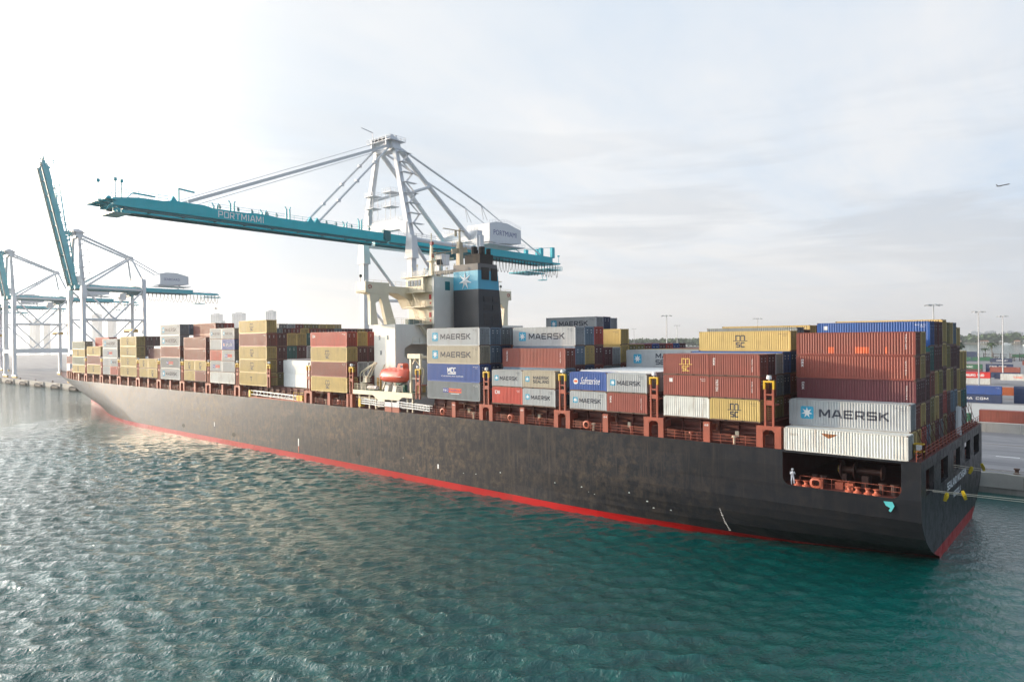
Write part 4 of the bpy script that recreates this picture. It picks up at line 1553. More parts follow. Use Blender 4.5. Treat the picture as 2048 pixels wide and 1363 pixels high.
# masts on the wheelhouse
ms = MB()
ms.bar((-101.0, 91.2, 36.2), (-101.0, 91.2, 42.6), 0.75, 0.75, 0, 0.4, 0.4)
ms.box(-101.6, -100.4, 90.4, 92.0, 39.4, 39.55)
ms.bar((-101.0, 91.2, 41), (-101.0, 91.2, 45.0), 0.18, 0.18)
for k in range(12):
    ms.box(-100.55, -100.4, 90.9, 91.5, 36.6 + 0.5 * k, 36.65 + 0.5 * k)
o = ship_build(ms, 'signal_mast', M_cream)
q_ = MB()
q_.box(-101.3, -100.6, 91.0, 91.5, 42.7, 43.3)
q_.box(-101.3, -100.6, 91.0, 91.5, 40.2, 40.9)
ship_build(q_, 'signal_lamp', mat('lamp_red', (0.30, 0.04, 0.03), 0.4), o)
ms = MB()
ms.bar((-98.6, 96.6, 36.2), (-98.6, 96.6, 43.6), 1.3, 1.2, 0, 0.9, 0.8)
ms.bar((-98.6, 94.4, 41.5), (-98.6, 98.6, 42.2), 0.3, 1.0)
ms.bar((-98.6, 90.0, 40.8), (-98.6, 94.6, 41.5), 0.2, 0.2)
ms.bar((-98.6, 96.6, 43.4), (-98.6, 96.6, 46.2), 0.3, 0.3)
ms.bar((-99.0, 92.5, 45.9), (-98.2, 97.5, 45.7), 0.35, 0.12)
ms.tube((-98.6, 95.5, 44.6), (-98.6, 95.5, 45.8), 0.25, 8)
for y_ in (90.3, 91.4, 92.6):
    ms.bar((-98.6, y_, 36.3), (-98.6, y_, 41.2), 0.04, 0.04)
ms.rail([(-98.0, 94.0, 42.2), (-98.0, 98.6, 42.3)], 1.0, 0.03, 0.8, 3)
ship_build(ms, 'radar_mast', mat('mast_buff', (0.45, 0.38, 0.27), 0.6, dirt=0.5))
q_ = MB()
for x, y_, h in ((-103.5, 88.4, 1.6), (-102.7, 89, 2.2), (-104, 92, 1.8), (-98.0, 89.3, 2.0), (-97.3, 91.8, 1.5), (-97.2, 93.8, 2.3)):
    q_.tube((x, y_, 36.2), (x, y_, 36.2 + h), 0.05, 6)
    q_.tube((x, y_, 36.2 + h), (x, y_, 36.6 + h), 0.16, 6)
ship_build(q_, 'antennas', M_cream)

# ---- funnel
fx0, fx1, fy0, fy1 = -95.7, -89.1, 92.0, 98.3


def frustum(mb, z0, z1, mi=0, grow=0.0):
    def c(z):
        t = (z - 20) / 18.0
        return fx0 - grow + 0.0 * t, fx1 + grow + 0.15 - 0.2 * t, fy0 - grow, fy1 + 0.9 - 1.9 * t + grow
    a = c(z0)
    b = c(z1)
    mb.add([(a[0], a[2], z0), (a[1], a[2], z0), (a[1], a[3], z0), (a[0], a[3], z0), (b[0], b[2], z1), (b[1], b[2], z1), (b[1], b[3], z1), (b[0], b[3], z1)],
           [(0, 3, 2, 1), (4, 5, 6, 7), (0, 1, 5, 4), (1, 2, 6, 5), (2, 3, 7, 6), (3, 0, 4, 7)], mi)


fn = MB()
frustum(fn, 12, 33.5, 0)
fun = ship_build(fn, 'funnel', M_black)
q_ = MB()
frustum(q_, 33.5, 37.0, 0)
ship_build(q_, 'colour_band', M_funnel_cyan, fun)
q_ = MB()
frustum(q_, 37.0, 38.3, 0)
ship_build(q_, 'funnel_top', M_funnel_grey, fun)
q_ = MB()
sh = star_poly(-92.5, 35.15, 1.75, 7, 0.36)
q_.add([(x, 91.96 - (0.25 if i == 0 else 0), z) for i, (x, z) in enumerate(sh[0])], sh[1])
ship_build(q_, 'star_emblem', M_star, fun)
for ya, yb, za, zb in [(92.9, 94.9, 35.3, 37.6), (95.5, 97.2, 35.2, 37.5)]:
    q_ = MB()
    q_.box(-89.3, -89.02, ya, yb, za, zb)
    ship_build(q_, 'exhaust_grille', M_soot, fun)
for zz in (31.2, 29.6, 28.0, 26.8):
    for ya, yb in ((93.4, 95.1), (95.8, 97.4)):
        q_ = MB()
        q_.box(-89.2, -88.97, ya, yb, zz, zz + 1.0, 0)
        ship_build(q_, 'vent_louvre', mat('louvre_black', (0.012, 0.014, 0.02), 0.5), fun)
q_ = MB()
q_.box(-93.6, -89.6, 93.0, 96.6, 38.3, 40.2, 0)
for x, y_, h, r_ in ((-91.9, 93.9, 3.4, 0.6), (-90.3, 94.3, 3.3, 0.6), (-90.0, 95.8, 3.0, 0.45), (-92.8, 95.2, 3.0, 0.5)):
    q_.tube((x, y_, 40.2), (x, y_, 38.3 + h), r_, 10)
ship_build(q_, 'exhaust_pipes', M_soot, fun)

# ---- boat deck platform on the near side
pf = MB()
yy0, yy1 = 77.1, 80.3
pf.prism([(-107.5, 14.2), (-101.5, 14.2), (-99.6, 13.2), (-95.0, 13.2), (-93.2, 14.15), (-90.6, 14.15), (-90.6, 15.0), (-107.5, 15.0)], 'y', yy0, yy0 + 0.3, 0)
pf.box(-107.5, -90.6, yy0 + 0.3, yy1, 14.7, 14.9, 0)
pf.box(-90.9, -90.6, yy0 + 0.3, yy1, 14.2, 14.98, 0)
plat = ship_build(pf, 'boat_platform', M_cream)
q_ = MB()
q_.box(-107.3, -90.9, yy0 + 0.35, yy1, 14.9, 14.96)
ship_build(q_, 'green_deck', M_green, plat)
for x in (-106.6, -103.5, -101.6, -98.0, -92.8, -91.4):
    q_ = MB()
    q_.box(x, x + 0.28, 77.7, 78.0, 11.6, 14.2)
    ship_build(q_, 'platform_leg', M_cream, plat)
q_ = MB()
q_.bar((-106.4, 77.8, 13.6), (-101.5, 77.8, 13.6), 0.1, 0.1)
q_.bar((-106.4, 77.8, 12.9), (-101.5, 77.8, 12.9), 0.1, 0.1)
ship_build(q_, 'platform_brace', M_cream, plat)
q_ = MB()
q_.rail([(-107.4, 77.3, 14.96), (-101.6, 77.3, 14.96)], 1.1, 0.03, 1.0, 3)
q_.rail([(-95.2, 77.3, 14.96), (-93.4, 77.3, 14.96)], 1.1, 0.03, 1.0, 3)
q_.rail([(-107.4, 77.3, 14.96), (-107.4, 80.2, 14.96)], 1.1, 0.03, 1.0, 3)
ship_build(q_, 'guard_rail', M_cream, plat)
q_ = MB()                                         # small deck crane
lathe(q_, -106.4, 78.6, 14.96, [(0.5, 0), (0.5, 1.3), (0.35, 1.4), (0.02, 1.4)], 12)
for dy in (-0.35, 0.35):
    q_.path([(-106.8, 78.6 + dy, 16.2), (-106.8, 78.6 + dy, 17.8), (-106.3, 78.6 + dy, 18.3), (-102.6, 78.6 + dy * 0.5, 20.0)], 0.09)
    q_.path([(-106.0, 78.6 + dy, 16.2), (-105.6, 78.6 + dy, 17.5), (-104.6, 78.6 + dy, 17.3), (-102.6, 78.6 + dy * 0.5, 20.0)], 0.11)
q_.bar((-106.3, 78.6, 18.3), (-105.0, 78.6, 16.6), 0.1, 0.1)
q_.box(-102.9, -102.3, 78.4, 78.8, 19.7, 20.1)
q_.box(-105.8, -104.8, 78.2, 79.0, 16.3, 17.2)
ship_build(q_, 'deck_crane', M_cream, plat)
q_ = MB()
for x in (-103.9, -102.5):
    q_.tube((x, 78.0, 15.45), (x + 1.2, 78.0, 15.45), 0.36, 12)
ship_build(q_, 'raft_canister', mat('raft_white', (0.65, 0.60, 0.60), 0.5), plat)
for x in (-99.0, -96.8):
    q_ = MB()
    q_.prism([(x, 14.96), (x + 1.1, 14.96), (x + 1.35, 16.0), (x + 0.45, 16.1)], 'y', 77.7, 78.6)
    ship_build(q_, 'winch_cover', mat('canvas_white', (0.66, 0.65, 0.60), 0.6), plat)
q_ = MB()
q_.bar((-96.6, 78.9, 16.4), (-94.8, 78.9, 16.9), 0.7, 0.7)
q_.box(-94.9, -94.3, 78.5, 79.2, 14.96, 16.2)
ship_build(q_, 'green_winch', mat('machine_green', (0.01, 0.11, 0.07), 0.5), plat)
dv = MB()                                         # davit frame holding the lifeboat
for x in (-92.9, -90.4):
    dv.box(x, x + 0.38, 78.5, 78.9, 14.96, 21.3)
dv.box(-93.2, -89.9, 78.3, 79.1, 20.9, 21.7)
dv.box(-92.9, -90.0, 79.1, 82.5, 20.9, 21.2)
ship_build(dv, 'lifeboat_davit', M_cream, plat)
dv = MB()
for x in (-101.6, -99.6, -97.6, -95.8):
    dv.bar((x, 79.4, 14.96), (x + 0.5, 80.0, 17.2), 0.2, 0.25)
ship_build(dv, 'boat_cradle', M_cream, plat)
dv = MB()
dv.path([(-92.8, 79.6, 21.0), (-91.0, 80.2, 18.8), (-91.2, 80.0, 16.6), (-92.8, 79.6, 15.2)], 0.16)
dv.path([(-94.9, 79.6, 17.5), (-93.9, 79.8, 19.2), (-93.0, 80.0, 20.9)], 0.13)
dv.path([(-102.6, 79.6, 15.0), (-102.4, 79.9, 18.0), (-101.6, 79.9, 19.6)], 0.13)
dv.box(-92.9, -90.3, 78.6, 78.9, 17.3, 17.5)
ship_build(dv, 'davit_arm', M_cream, plat)
q_ = MB()
for k in range(6):
    q_.box(-101.9, -101.1, 78.4, 78.8, 15.2 + 0.35 * k, 15.26 + 0.35 * k)
q_.box(-101.95, -101.88, 78.4, 78.8, 15, 17.3)
q_.box(-101.12, -101.05, 78.4, 78.8, 15, 17.3)
ship_build(q_, 'access_steps', mat('steps_ochre', (0.42, 0.28, 0.08), 0.6), plat)
q_ = MB()
q_.box(-91.9, -90.7, 79.2, 80.3, 14.96, 16.1)
ship_build(q_, 'davit_winch', mat('steps_ochre', (0.42, 0.28, 0.08), 0.6), plat)

# ---- lifeboat: hangs on the davit, a thing of its own
lb = empty('lifeboat', (-97.0, 78.75, 17.15), 0, 'orange-red enclosed lifeboat hanging in its davit below the bridge', 'lifeboat')
secs = [(-3.95, 0.15, 0.9, 0.35), (-3.6, 0.75, 1.15, 0.75), (-2.8, 1.2, 1.4, 1.05), (-1.5, 1.38, 1.55, 1.15), (0.2, 1.4, 1.6, 1.2), (1.8, 1.35, 1.65, 1.15), (3.0, 1.15, 1.6, 1.0), (3.7, 0.8, 1.4, 0.7), (3.9, 0.4, 1.1, 0.4)]
q_ = MB()
n = 16
vs = []
for x, hw, zt, zb in secs:
    for k in range(n):
        a = 2 * math.pi * k / n
        s_, c_ = math.sin(a), math.cos(a)
        z_ = 0.55 + (s_ * zt * 0.95 if s_ > 0 else s_ * zb * 1.0)
        ww = hw * (abs(c_) ** 0.75) * (1 if c_ > 0 else -1)
        if s_ > 0:
            ww *= 1 - 0.28 * s_
        vs.append((x, ww, z_))
fs = []
for i in range(len(secs) - 1):
    for k in range(n):
        j = (k + 1) % n
        fs.append((i * n + k, i * n + j, (i + 1) * n + j, (i + 1) * n + k))
fs += [tuple(range(n)), tuple(range((len(secs) - 1) * n, len(secs) * n))]
q_.add(vs, fs)
q_.build('boat_hull', M_boat, lb, smooth=True)
q_ = MB()
q_.prism([(0.9, 1.6), (2.9, 1.6), (2.75, 2.75), (2.3, 2.9), (1.5, 2.8)], 'y', -0.62, 0.62)
q_.build('helm_cabin', M_boat, lb)
q_ = MB()
q_.box(2.2, 2.75, -0.64, 0.64, 2.1, 2.5)
q_.box(2.0, 2.1, -0.64, 0.64, 2.1, 2.5)
q_.build('window', M_glass, lb)
q_ = MB()
q_.box(-3.2, 3.2, -1.44, 1.44, 0.50, 0.60)
for x in (-2, -0.7, 0.6, 1.9):
    q_.box(x, x + 0.5, -1.2, -1.0, 1.75, 1.85)
q_.build('grab_line', mat('line_grey', (0.55, 0.35, 0.32), 0.6), lb)
q_ = MB()
lathe(q_, 3.7, 0, -0.3, [(0.02, 0), (0.32, 0.0), (0.32, 0.25), (0.02, 0.25)], 12, 'x')
q_.build('propeller_guard', M_alu, lb)

# ------------------------------------------------------------------ quay frame helpers
QA = R(1.66)
QO = Vector((-14, 127, 0))


def Q(s_, t_, z_=0.0):
    return Vector((QO.x + s_ * math.cos(QA) - t_ * math.sin(QA), QO.y + s_ * math.sin(QA) + t_ * math.cos(QA), z_))


def qbuild(mb, name, mats, parent=None, **k):
    """mesh given in quay coordinates (s,t,z)"""
    if parent is None:
        mb.v = [tuple(Q(*v)) for v in mb.v]
    return mb.build(name, mats, parent, **k)


# ---- quay, yard, road
gm = bpy.data.materials.new('quay_paving')
gm.use_nodes = True
g = NT(gm.node_tree)
t = g.new('ShaderNodeTexCoord').outputs['Object']
n1 = g.noise(g.mapping(t, (0.02, 0.28, 1)), 1.0, 6, 0.65)
n2 = g.noise(t, 0.35, 6, 0.7)
ccol = g.mix(g.ramp(n1, 0.38, 0.62), c4((0.15, 0.15, 0.165)), c4((0.26, 0.26, 0.27)))
ccol = g.mix(g.math('MULTIPLY', g.ramp(n2, 0.45, 0.7), 0.35), ccol, c4((0.13, 0.13, 0.14)))
g.put(g.n['Principled BSDF'], 'Base Color', ccol)
g.n['Principled BSDF'].inputs['Roughness'].default_value = 0.85
q_ = MB()
q_.box(-1500, 400, 0.6, 620, -1.5, 3.0)
tag(qbuild(q_, 'quay_ground', gm), kind='structure')
q_ = MB()
q_.box(-1500, 400, 0.0, 0.6, 0.9, 3.05, 0)
q_.box(-1500, 400, 0.18, 0.6, -2.0, 0.9, 1)
for k in range(60):
    s0 = 300 - k * 26.7 - 9.0
    q_.box(s0, s0 + 0.5, -0.6, 0.0, 0.3, 3.0, 0)
    if k % 1 == 0:
        q_.box(s0 + 6, s0 + 6.2, -0.02, 0.0, 1.2, 2.7, 1)
tag(qbuild(q_, 'quay_wall', [M_conc, M_conc_d]), 'pale concrete quay edge wall behind the ship with dark arched fenders', 'wall')
first = None
for k in range(9):
    s0 = -385.2 - 26.7 * k
    if first is None:
        r_ = empty('quay_fender')
        q_ = MB()
        q_.tube((0, -1.0, 0.9), (7.2, -0.75, 0.75), 1.25, 16, 0, 0.75)
        q_.build('rubber_drum', M_rubber, r_)
        q_ = MB()
        q_.tube((-0.4, -1.0, 0.9), (0.0, -1.0, 0.9), 1.45, 16)
        q_.build('end_plate', M_conc, r_)
        q_ = MB()
        q_.bar((3, 0.0, 3.0), (3, -0.8, 1.6), 0.12, 0.12)
        q_.bar((5, 0.0, 3.0), (5, -0.8, 1.4), 0.12, 0.12)
        q_.build('chain', M_rail, r_)
        first = r_
    else:
        r_ = copy_tree(first)
    r_.location = Q(s0, 0)
    r_.rotation_euler = (0, 0, QA)
    tag(r_, 'black drum fender on the quay wall, number %s from the bow outwards' % ['one', 'two', 'three', 'four', 'five', 'six', 'seven', 'eight', 'nine'][k], 'fender', 'drum fenders along the quay')
q_ = MB()
for (s0, t0, L_) in ((-1.5, 18.3, 3.4), (12, 18.3, 3.4), (-40, 18.3, 3.4), (-440, 18.3, 3), (-470, 18.3, 3)):
    q_.box(s0, s0 + L_, t0, t0 + 0.5, 3.004, 3.008)
tag(qbuild(q_, 'road_markings', M_white), kind='structure')
q_ = MB()
q_.box(-1500, 400, 3.6, 4.0, 3.004, 3.009)
q_.box(-1500, 400, 34.0, 34.4, 3.004, 3.009)
tag(qbuild(q_, 'crane_rails', M_rail), kind='structure')
q_ = MB()
for k in range(12):
    s0 = -60 + 6.0 * k
    q_.box(s0, s0 + 5.95, 53.8, 54.3, 3.0, 5.0)
    q_.box(s0, s0 + 5.95, 53.5, 54.6, 3.0, 3.25)
tag(qbuild(q_, 'concrete_barrier', M_conc), 'white concrete barrier along the road below the brown container', 'barrier')
q_ = MB()
q_.box(-60, 20, 56, 128, 3.004, 3.02)
tag(qbuild(q_, 'yard_paving', mat('yard_concrete', (0.42, 0.42, 0.41), 0.8, var=0.1, dirt=0.3, dirtcol=(0.2, 0.2, 0.2), scale=0.1)), kind='structure')


# ---- ship-to-shore cranes
def crane(s0, label, boom_up, main, z_lift=0.0):
    cr = empty('gantry_crane', Q(s0, 0), QA, label, 'crane', 'ship-to-shore gantry cranes')
    hs = 10.6 if main else 9.3

    def part(mb, name, mt, parent=None, lab=None):
        return mb.build(name, mt, parent or cr, label=lab)
    for sg in (-1, 1):
        q = MB()
        q.bar((sg * hs, 4, 5.0), (sg * hs, 4, 50.5), 1.8, 1.9, side=(1, 0, 0))
        q.bar((sg * hs, 4, 47.0), (sg * hs, 4, 53.5), 2.4, 3.2, 0, 2.0, 2.2, side=(1, 0, 0))
        part(q, 'leg', M_crane)
        q = MB()
        q.bar((sg * hs * 0.87, 34, 5.0), (sg * hs * 0.87, 34, 57), 1.7, 1.9, side=(1, 0, 0))
        part(q, 'leg', M_crane)
        q = MB()                                  # side frame: tubes and K bracing
        a, b = sg * hs, sg * hs * 0.87
        q.tube((a, 4, 52.6), (b, 34, 52.6), 0.62, 10)
        q.tube((a, 4, 36.4), (b, 34, 36.4), 0.45, 8)
        mid = ((a + b) / 2, 19, 36.6)
        q.tube((a, 5, 51.5), mid, 0.5, 8)
        q.tube((b, 33, 51.5), mid, 0.5, 8)
        low = ((a + b) / 2, 19, 21.0)
        q.tube((a, 5, 35.8), low, 0.4, 8)
        q.tube((b, 33, 35.8), low, 0.4, 8)
        q.box(min(a, b) - 0.6, max(a, b) + 0.6, 4, 34, 18.2, 20.9)
        part(q, 'side_frame', M_crane)
        for tt, ss in ((4, a), (34, b)):
            q = MB()
            q.box(ss - 4.2, ss + 4.2, tt - 0.6, tt + 0.6, 4.1, 5.0)
            part(q, 'bogie_beam', M_crane)
            q = MB()
            for k in range(6):
                xx = ss - 3.6 + k * 1.44
                q.tube((xx, tt - 0.35, 3.5), (xx, tt + 0.35, 3.5), 0.48, 10)
                q.prism([(xx - 0.5, 3.6), (xx + 0.5, 3.6), (xx + 0.25, 4.1), (xx - 0.25, 4.1)], 'y', tt - 0.5, tt + 0.5)
            part(q, 'bogie', M_yellow)
        q = MB()                                  # upper tower leg
        q.bar((sg * hs, 4, 51.5), (sg * 3.9, 4, 79.3), 1.7, 1.7, 0, 1.2, 1.3, side=(0, 1, 0))
        part(q, 'tower_leg', M_crane)
    q = MB()
    q.box(-hs, hs, 3.2, 4.8, 18.4, 20.4)
    part(q, 'sill_beam', M_crane)
    q = MB()
    q.box(-hs * .87, hs * .87, 33.2, 34.8, 18.4, 20.4)
    part(q, 'sill_beam', M_crane)
    q = MB()
    q.prism([(-hs + 1, 56.0), (-hs + 1, 57.4), (-hs * .5, 58.6), (hs * .5, 58.6), (hs - 1, 57.4), (hs - 1, 56.0), (hs - 1, 53.2), (hs * .62, 55.6), (-hs * .62, 55.6), (-hs + 1, 53.2)], 'y', 3.0, 5.0)
    part(q, 'portal_beam', M_crane)
    q = MB()
    q.prism([(-hs * .87, 53.5), (-hs * .87, 58.6), (hs * .87, 58.6), (hs * .87, 53.5), (hs * .62, 55.2), (-hs * .62, 55.2)], 'y', 32.8, 35.2)
    part(q, 'portal_beam', M_crane)
    q = MB()
    q.rail([(-hs + 1, 3.2, 58.2), (hs - 1, 3.2, 58.2)], 1.1, 0.04, 1.2, 3)
    q.rail([(hs, 4, 53.2), (hs * .87, 34, 53.2)], 1.1, 0.04, 2.0, 2)
    q.rail([(-hs * .87, 32.9, 58.6), (hs * .87, 32.9, 58.6)], 1.1, 0.04, 1.2, 3)
    part(q, 'walkway_rail', M_crane)
    # apex
    q = MB()
    q.prism([(-4.8, 79.0), (-4.2, 81.2), (4.2, 81.2), (4.8, 79.0), (3.2, 78.4), (-3.2, 78.4)], 'y', 2.6, 5.6)
    q.box(-5.2, 5.2, 1.2, 7.0, 81.2, 81.35)
    q.rail([(-5.2, 1.2, 81.35), (5.2, 1.2, 81.35), (5.2, 7.0, 81.35), (-5.2, 7.0, 81.35), (-5.2, 1.2, 81.35)], 1.1, 0.05, 1.5, 2)
    for x in (-3.2, 3.2):
        q.prism([(1.2, 79.6), (1.2, 82.2), (3.6, 83.2), (6.4, 82.0), (6.4, 80.0)], 'x', x - 0.2, x + 0.2)
    if main:
        q.bar((-3.5, 2, 81.3), (-3.5, 2, 84.6), 0.2, 0.2)
        q.bar((-3.5, 2, 84.6), (-3.5, -2.2, 85.2), 0.2, 0.2)
        q.bar((2.5, 5.5, 81.3), (2.5, 5.5, 83.5), 0.5, 0.5)
    o = part(q, 'apex_head', M_crane)
    q = MB()
    for x in (-2.6, -0.9, 0.9, 2.6):
        q.tube((x - 0.2, 2.6, 82.0), (x + 0.2, 2.6, 82.0), 0.75, 12)
    q.box(-1.0, 1.0, 2.2, 5.8, 81.4, 82.6)
    part(q, 'rope_sheaves', M_funnel_grey, o)
    # stairs up the tower
    q = MB()
    zs = 54.0
    k = 0
    while zs < 78:
        f = (zs - 51.5) / 27.8
        xx = hs + (3.9 - hs) * f + 1.6
        f2 = (zs + 3 - 51.5) / 27.8
        x2 = hs + (3.9 - hs) * f2 + 1.6
        q.bar((xx, 4.5 if k % 2 else 7.5, zs), (x2, 7.5 if k % 2 else 4.5, zs + 3), 0.7, 0.12)
        q.box(x2 - 0.9, x2 + 0.6, 3.8, 8.2, zs + 3.0, zs + 3.1)
        if not main:
            q.rail([(x2 + 0.6, 3.8, zs + 3.1), (x2 + 0.6, 8.2, zs + 3.1)], 1.0, 0.04, 1.4, 2)
        zs += 3.0
        k += 1
    part(q, 'stairs', M_crane)
    # girder and boom
    GZ0, GZ1 = 51.6, 54.4
    gx = 3.4

    def girders(q, t0, t1, f0=None, mi=0, zlo=GZ0, zhi=GZ1, taper=False):
        for sg in (-1, 1):
            x = sg * gx
            if taper:
                q.prism([(t0, zlo + 0.7), (t0, zhi - 0.7), (t0 + 5, zhi), (t1, zhi), (t1, zlo + 0.55), (t0 + 3, zlo + 0.55)], 'x', x - 0.55, x + 0.55, mi)
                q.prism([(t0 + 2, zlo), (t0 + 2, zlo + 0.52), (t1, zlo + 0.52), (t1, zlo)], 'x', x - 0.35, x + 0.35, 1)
            else:
                q.box(x - 0.55, x + 0.55, t0, t1, zlo + 0.55, zhi, mi)
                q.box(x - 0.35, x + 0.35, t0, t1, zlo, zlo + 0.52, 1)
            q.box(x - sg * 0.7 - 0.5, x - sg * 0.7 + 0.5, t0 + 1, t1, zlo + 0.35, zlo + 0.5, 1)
        t_ = t0 + 2
        while t_ < t1:
            q.box(-gx + 0.56, gx - 0.56, t_, t_ + 0.5, zlo + 0.9, zlo + 1.5, 1)
            t_ += 7.5
    q = MB()
    girders(q, 2.0, 80.0 if main else 63.0)
    if not main:
        for sg in (-1, 1):
            q.box(sg * gx - 0.2, sg * gx + 0.2, 63, 78, 52.2, 53.0, 0)
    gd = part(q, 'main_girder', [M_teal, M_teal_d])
    q = MB()
    q.rail([(gx + 0.6, 5, GZ1), (gx + 0.6, 60, GZ1)], 1.1, 0.04, 2.2, 2)
    part(q, 'walkway_rail', M_crane, gd)
    bo = bpy.data.objects.new('boom', None)
    q = MB()
    L_ = 71.0 if main else 62.5
    girders(q, -L_, 0.8, taper=True)
    q.box(-gx + .56, gx - .56, -L_ + 0.5, -L_ + 2.2, GZ0 + 0.9, GZ1 - 0.8, 0)
    for sg in (-1, 1):                            # gentle crown swellings of the top flange
        for (a, b, h) in ((-59, -52.0, 0.40), (-24, -17.5, 0.3)):
            q.prism([(a - 2, GZ1), (a, GZ1 + h), (b, GZ1 + h), (b + 2, GZ1)], 'x', sg * gx - 0.5, sg * gx + 0.5, 0)
        q.prism([(-42, GZ1), (-39.5, GZ1 + 0.28), (-36.5, GZ1 + 0.28), (-33.5, GZ1)], 'x', sg * gx - 0.53, sg * gx + 0.53, 0)
    boom = part(q, 'boom', [M_teal, M_teal_d])
    q = MB()
    q.rail([(gx + 0.55, -L_ + 1, GZ1), (gx + 0.55, -60, GZ1)], 1.2, 0.05, 1.8, 2)
    q.rail([(gx + 0.55, -51, GZ1), (gx + 0.55, 0, GZ1)], 1.1, 0.035, 2.4, 2)
    for tt, hh in ((-45.5, 1.9), (-37.5, 0.9), (-30.8, 2.6), (-13.5, 1.1), (-8.5, 2.5), (-49.5, 0.8)):
        for dx_ in (0, 0.9):
            q.bar((gx - 0.3, tt + dx_, GZ1), (gx - 0.3, tt + dx_, GZ1 + hh), 0.35, 0.35)
            q.bar((gx - 0.3, tt + dx_, GZ1 + hh), (gx - 0.3, tt + dx_ + (0.35 if dx_ else -0.35), GZ1 + hh + 0.6), 0.18, 0.18)
    if main:
        q.bar((gx, -57.5, GZ1), (gx, -57.5, GZ1 + 3.4), 0.3, 0.3)
        q.bar((gx, -57.5, GZ1 + 3.3), (gx, -54.0, GZ1 + 3.0), 0.3, 0.3)
        q.bar((gx, -67.0, GZ1 + 0.9), (gx, -62.5, GZ1 + 0.7), 0.3, 0.3)
        q.bar((gx, -68.0, GZ1 - 0.2), (gx, -67.0, GZ1 + 0.9), 0.15, 0.15)
    for tt in (-25, -23, -59.5):
        q.prism([(tt, GZ1), (tt + 0.8, GZ1 + 1.5), (tt + 1.5, GZ1 + 0.6), (tt + 2.6, GZ1)], 'x', gx - 0.4, gx + 0.3)
    part(q, 'boom_fittings', M_teal, boom)
    q = MB()
    for tt in (-48, -43.5, -40, -36, -33.5, -19, -16, -11, -5):
        q.tube((gx - 0.2, tt, GZ1 + 0.5), (gx + 0.4, tt - 0.5, GZ1 + 0.95), 0.34, 8, 0, 0.22)
        q.bar((gx - 0.1, tt, GZ1), (gx - 0.1, tt, GZ1 + 0.9), 0.08, 0.08)
    part(q, 'flood_lamp', M_alu, boom)
    q = MB()
    q.box(-4.6, 4.6, -L_ - 1.6, -L_ + 0.5, GZ0 + 1.6, GZ0 + 1.75)
    q.rail([(4.6, -L_ + .5, GZ0 + 1.75), (4.6, -L_ - 1.6, GZ0 + 1.75), (-4.6, -L_ - 1.6, GZ0 + 1.75)], 1.1, 0.05, 1.0, 2)
    q.box(-gx, gx, -L_ - 2.6, -L_ - 2.4, GZ0 + 1.2, GZ0 + 1.5)
    for x in (-gx, 0, gx):
        q.bar((x, -L_ + 1.0, GZ0 + 1.2), (x, -L_ - 2.5, GZ0 + 1.35), 0.25, 0.3)
        q.tube((x - 0.2, -L_ - 0.6, GZ0 + 1.9), (x + 0.2, -L_ - 0.6, GZ0 + 1.9), 0.5, 10)
    q.rail([(gx, -L_ + .2, GZ0 - 0.7), (gx, -L_ + 3.4, GZ0 - 0.7)], 1.0, 0.06, 0.8, 2)
    q.box(-gx, gx + .6, -L_ + 0.2, -L_ + 3.5, GZ0 - 0.8, GZ0 - 0.68)
    for tt in (-L_ - 1.2, -L_ + 0.6, -L_ + 2.4):
        q.bar((gx, tt, GZ0 - 0.6), (gx, tt + 1.0, GZ0 + 0.9), 0.15, 0.15)
    for x, tt, h in ((gx, -L_ - 2.6, 3.4), (gx, -L_ + 0.6, 4.2), (gx, -L_ + 1.8, 4.0)):
        q.bar((x, tt, GZ0 + 1.6), (x, tt, GZ0 + 1.6 + h), 0.2, 0.2)
        q.box(x - 0.3, x + 0.3, tt - 0.3, tt + 0.3, GZ0 + 1.5 + h, GZ0 + 2.1 + h)
    part(q, 'boom_tip_platform', M_teal, boom)
    if main:
        q = MB()
        sh = block_text('PORTMIAMI', 0, 11.4, 0, 1.5, 0.14)
        q.add([(gx + 0.562 + 0.002 * ((i // 4) % 7), -48.8 + x, GZ0 + 0.95 + z) for i, (x, z) in enumerate(sh[0])], sh[1])
        part(q, 'lettering', M_white, boom)
    if boom_up:
        ang = R(-boom_up)
        piv = Vector((0, 2.0, GZ0 + 1))
        M_ = Matrix.Translation(piv) @ Matrix.Rotation(ang, 4, 'X') @ Matrix.Translation(-piv)
        boom.matrix_local = M_
    # stays
    A1, A2 = Vector((3.3, 3.2, 80.2)), Vector((-3.3, 3.2, 80.2))
    if not boom_up:
        q = MB()
        for a, sg in ((A1, 1), (A2, -1)):
            q.bar(a, (sg * gx, -55.5, GZ1 + 0.7), 0.5, 0.75)
            q.tube(a + Vector((0, 0, 1.6)), (sg * gx, -54, GZ1 + 2.2), 0.07, 5)
            q.tube(a + Vector((0, 0, -0.8)), (sg * gx, -54, GZ1 + 0.1), 0.05, 5)
            q.tube(a, (sg * gx, -21.5, GZ1 + 0.7), 0.3, 8)
            for f_ in (0.25, 0.5, 0.75):
                c = a.lerp(Vector((sg * gx, -21.5, GZ1 + 0.7)), f_)
                q.box(c.x - 0.4, c.x + 0.4, c.y - 0.5, c.y + 0.5, c.z - 0.35, c.z + 0.35)
        part(q, 'forestay', M_crane)
    else:
        q = MB()
        for sg in (1, -1):
            q.bar((sg * 1.5, 2.5, 80.6), (sg * 2.8, -2.6, 81.0), 0.9, 1.2, 0, 0.7, 0.8)
            q.bar((sg * gx, -0.5, 82), (sg * gx, 2.6, 56), 0.5, 0.5)
            q.bar((sg * gx, -4.5, 105), (sg * gx, -1.2, 80), 0.45, 0.6)
        part(q, 'boom_latch', M_teal)
    q = MB()
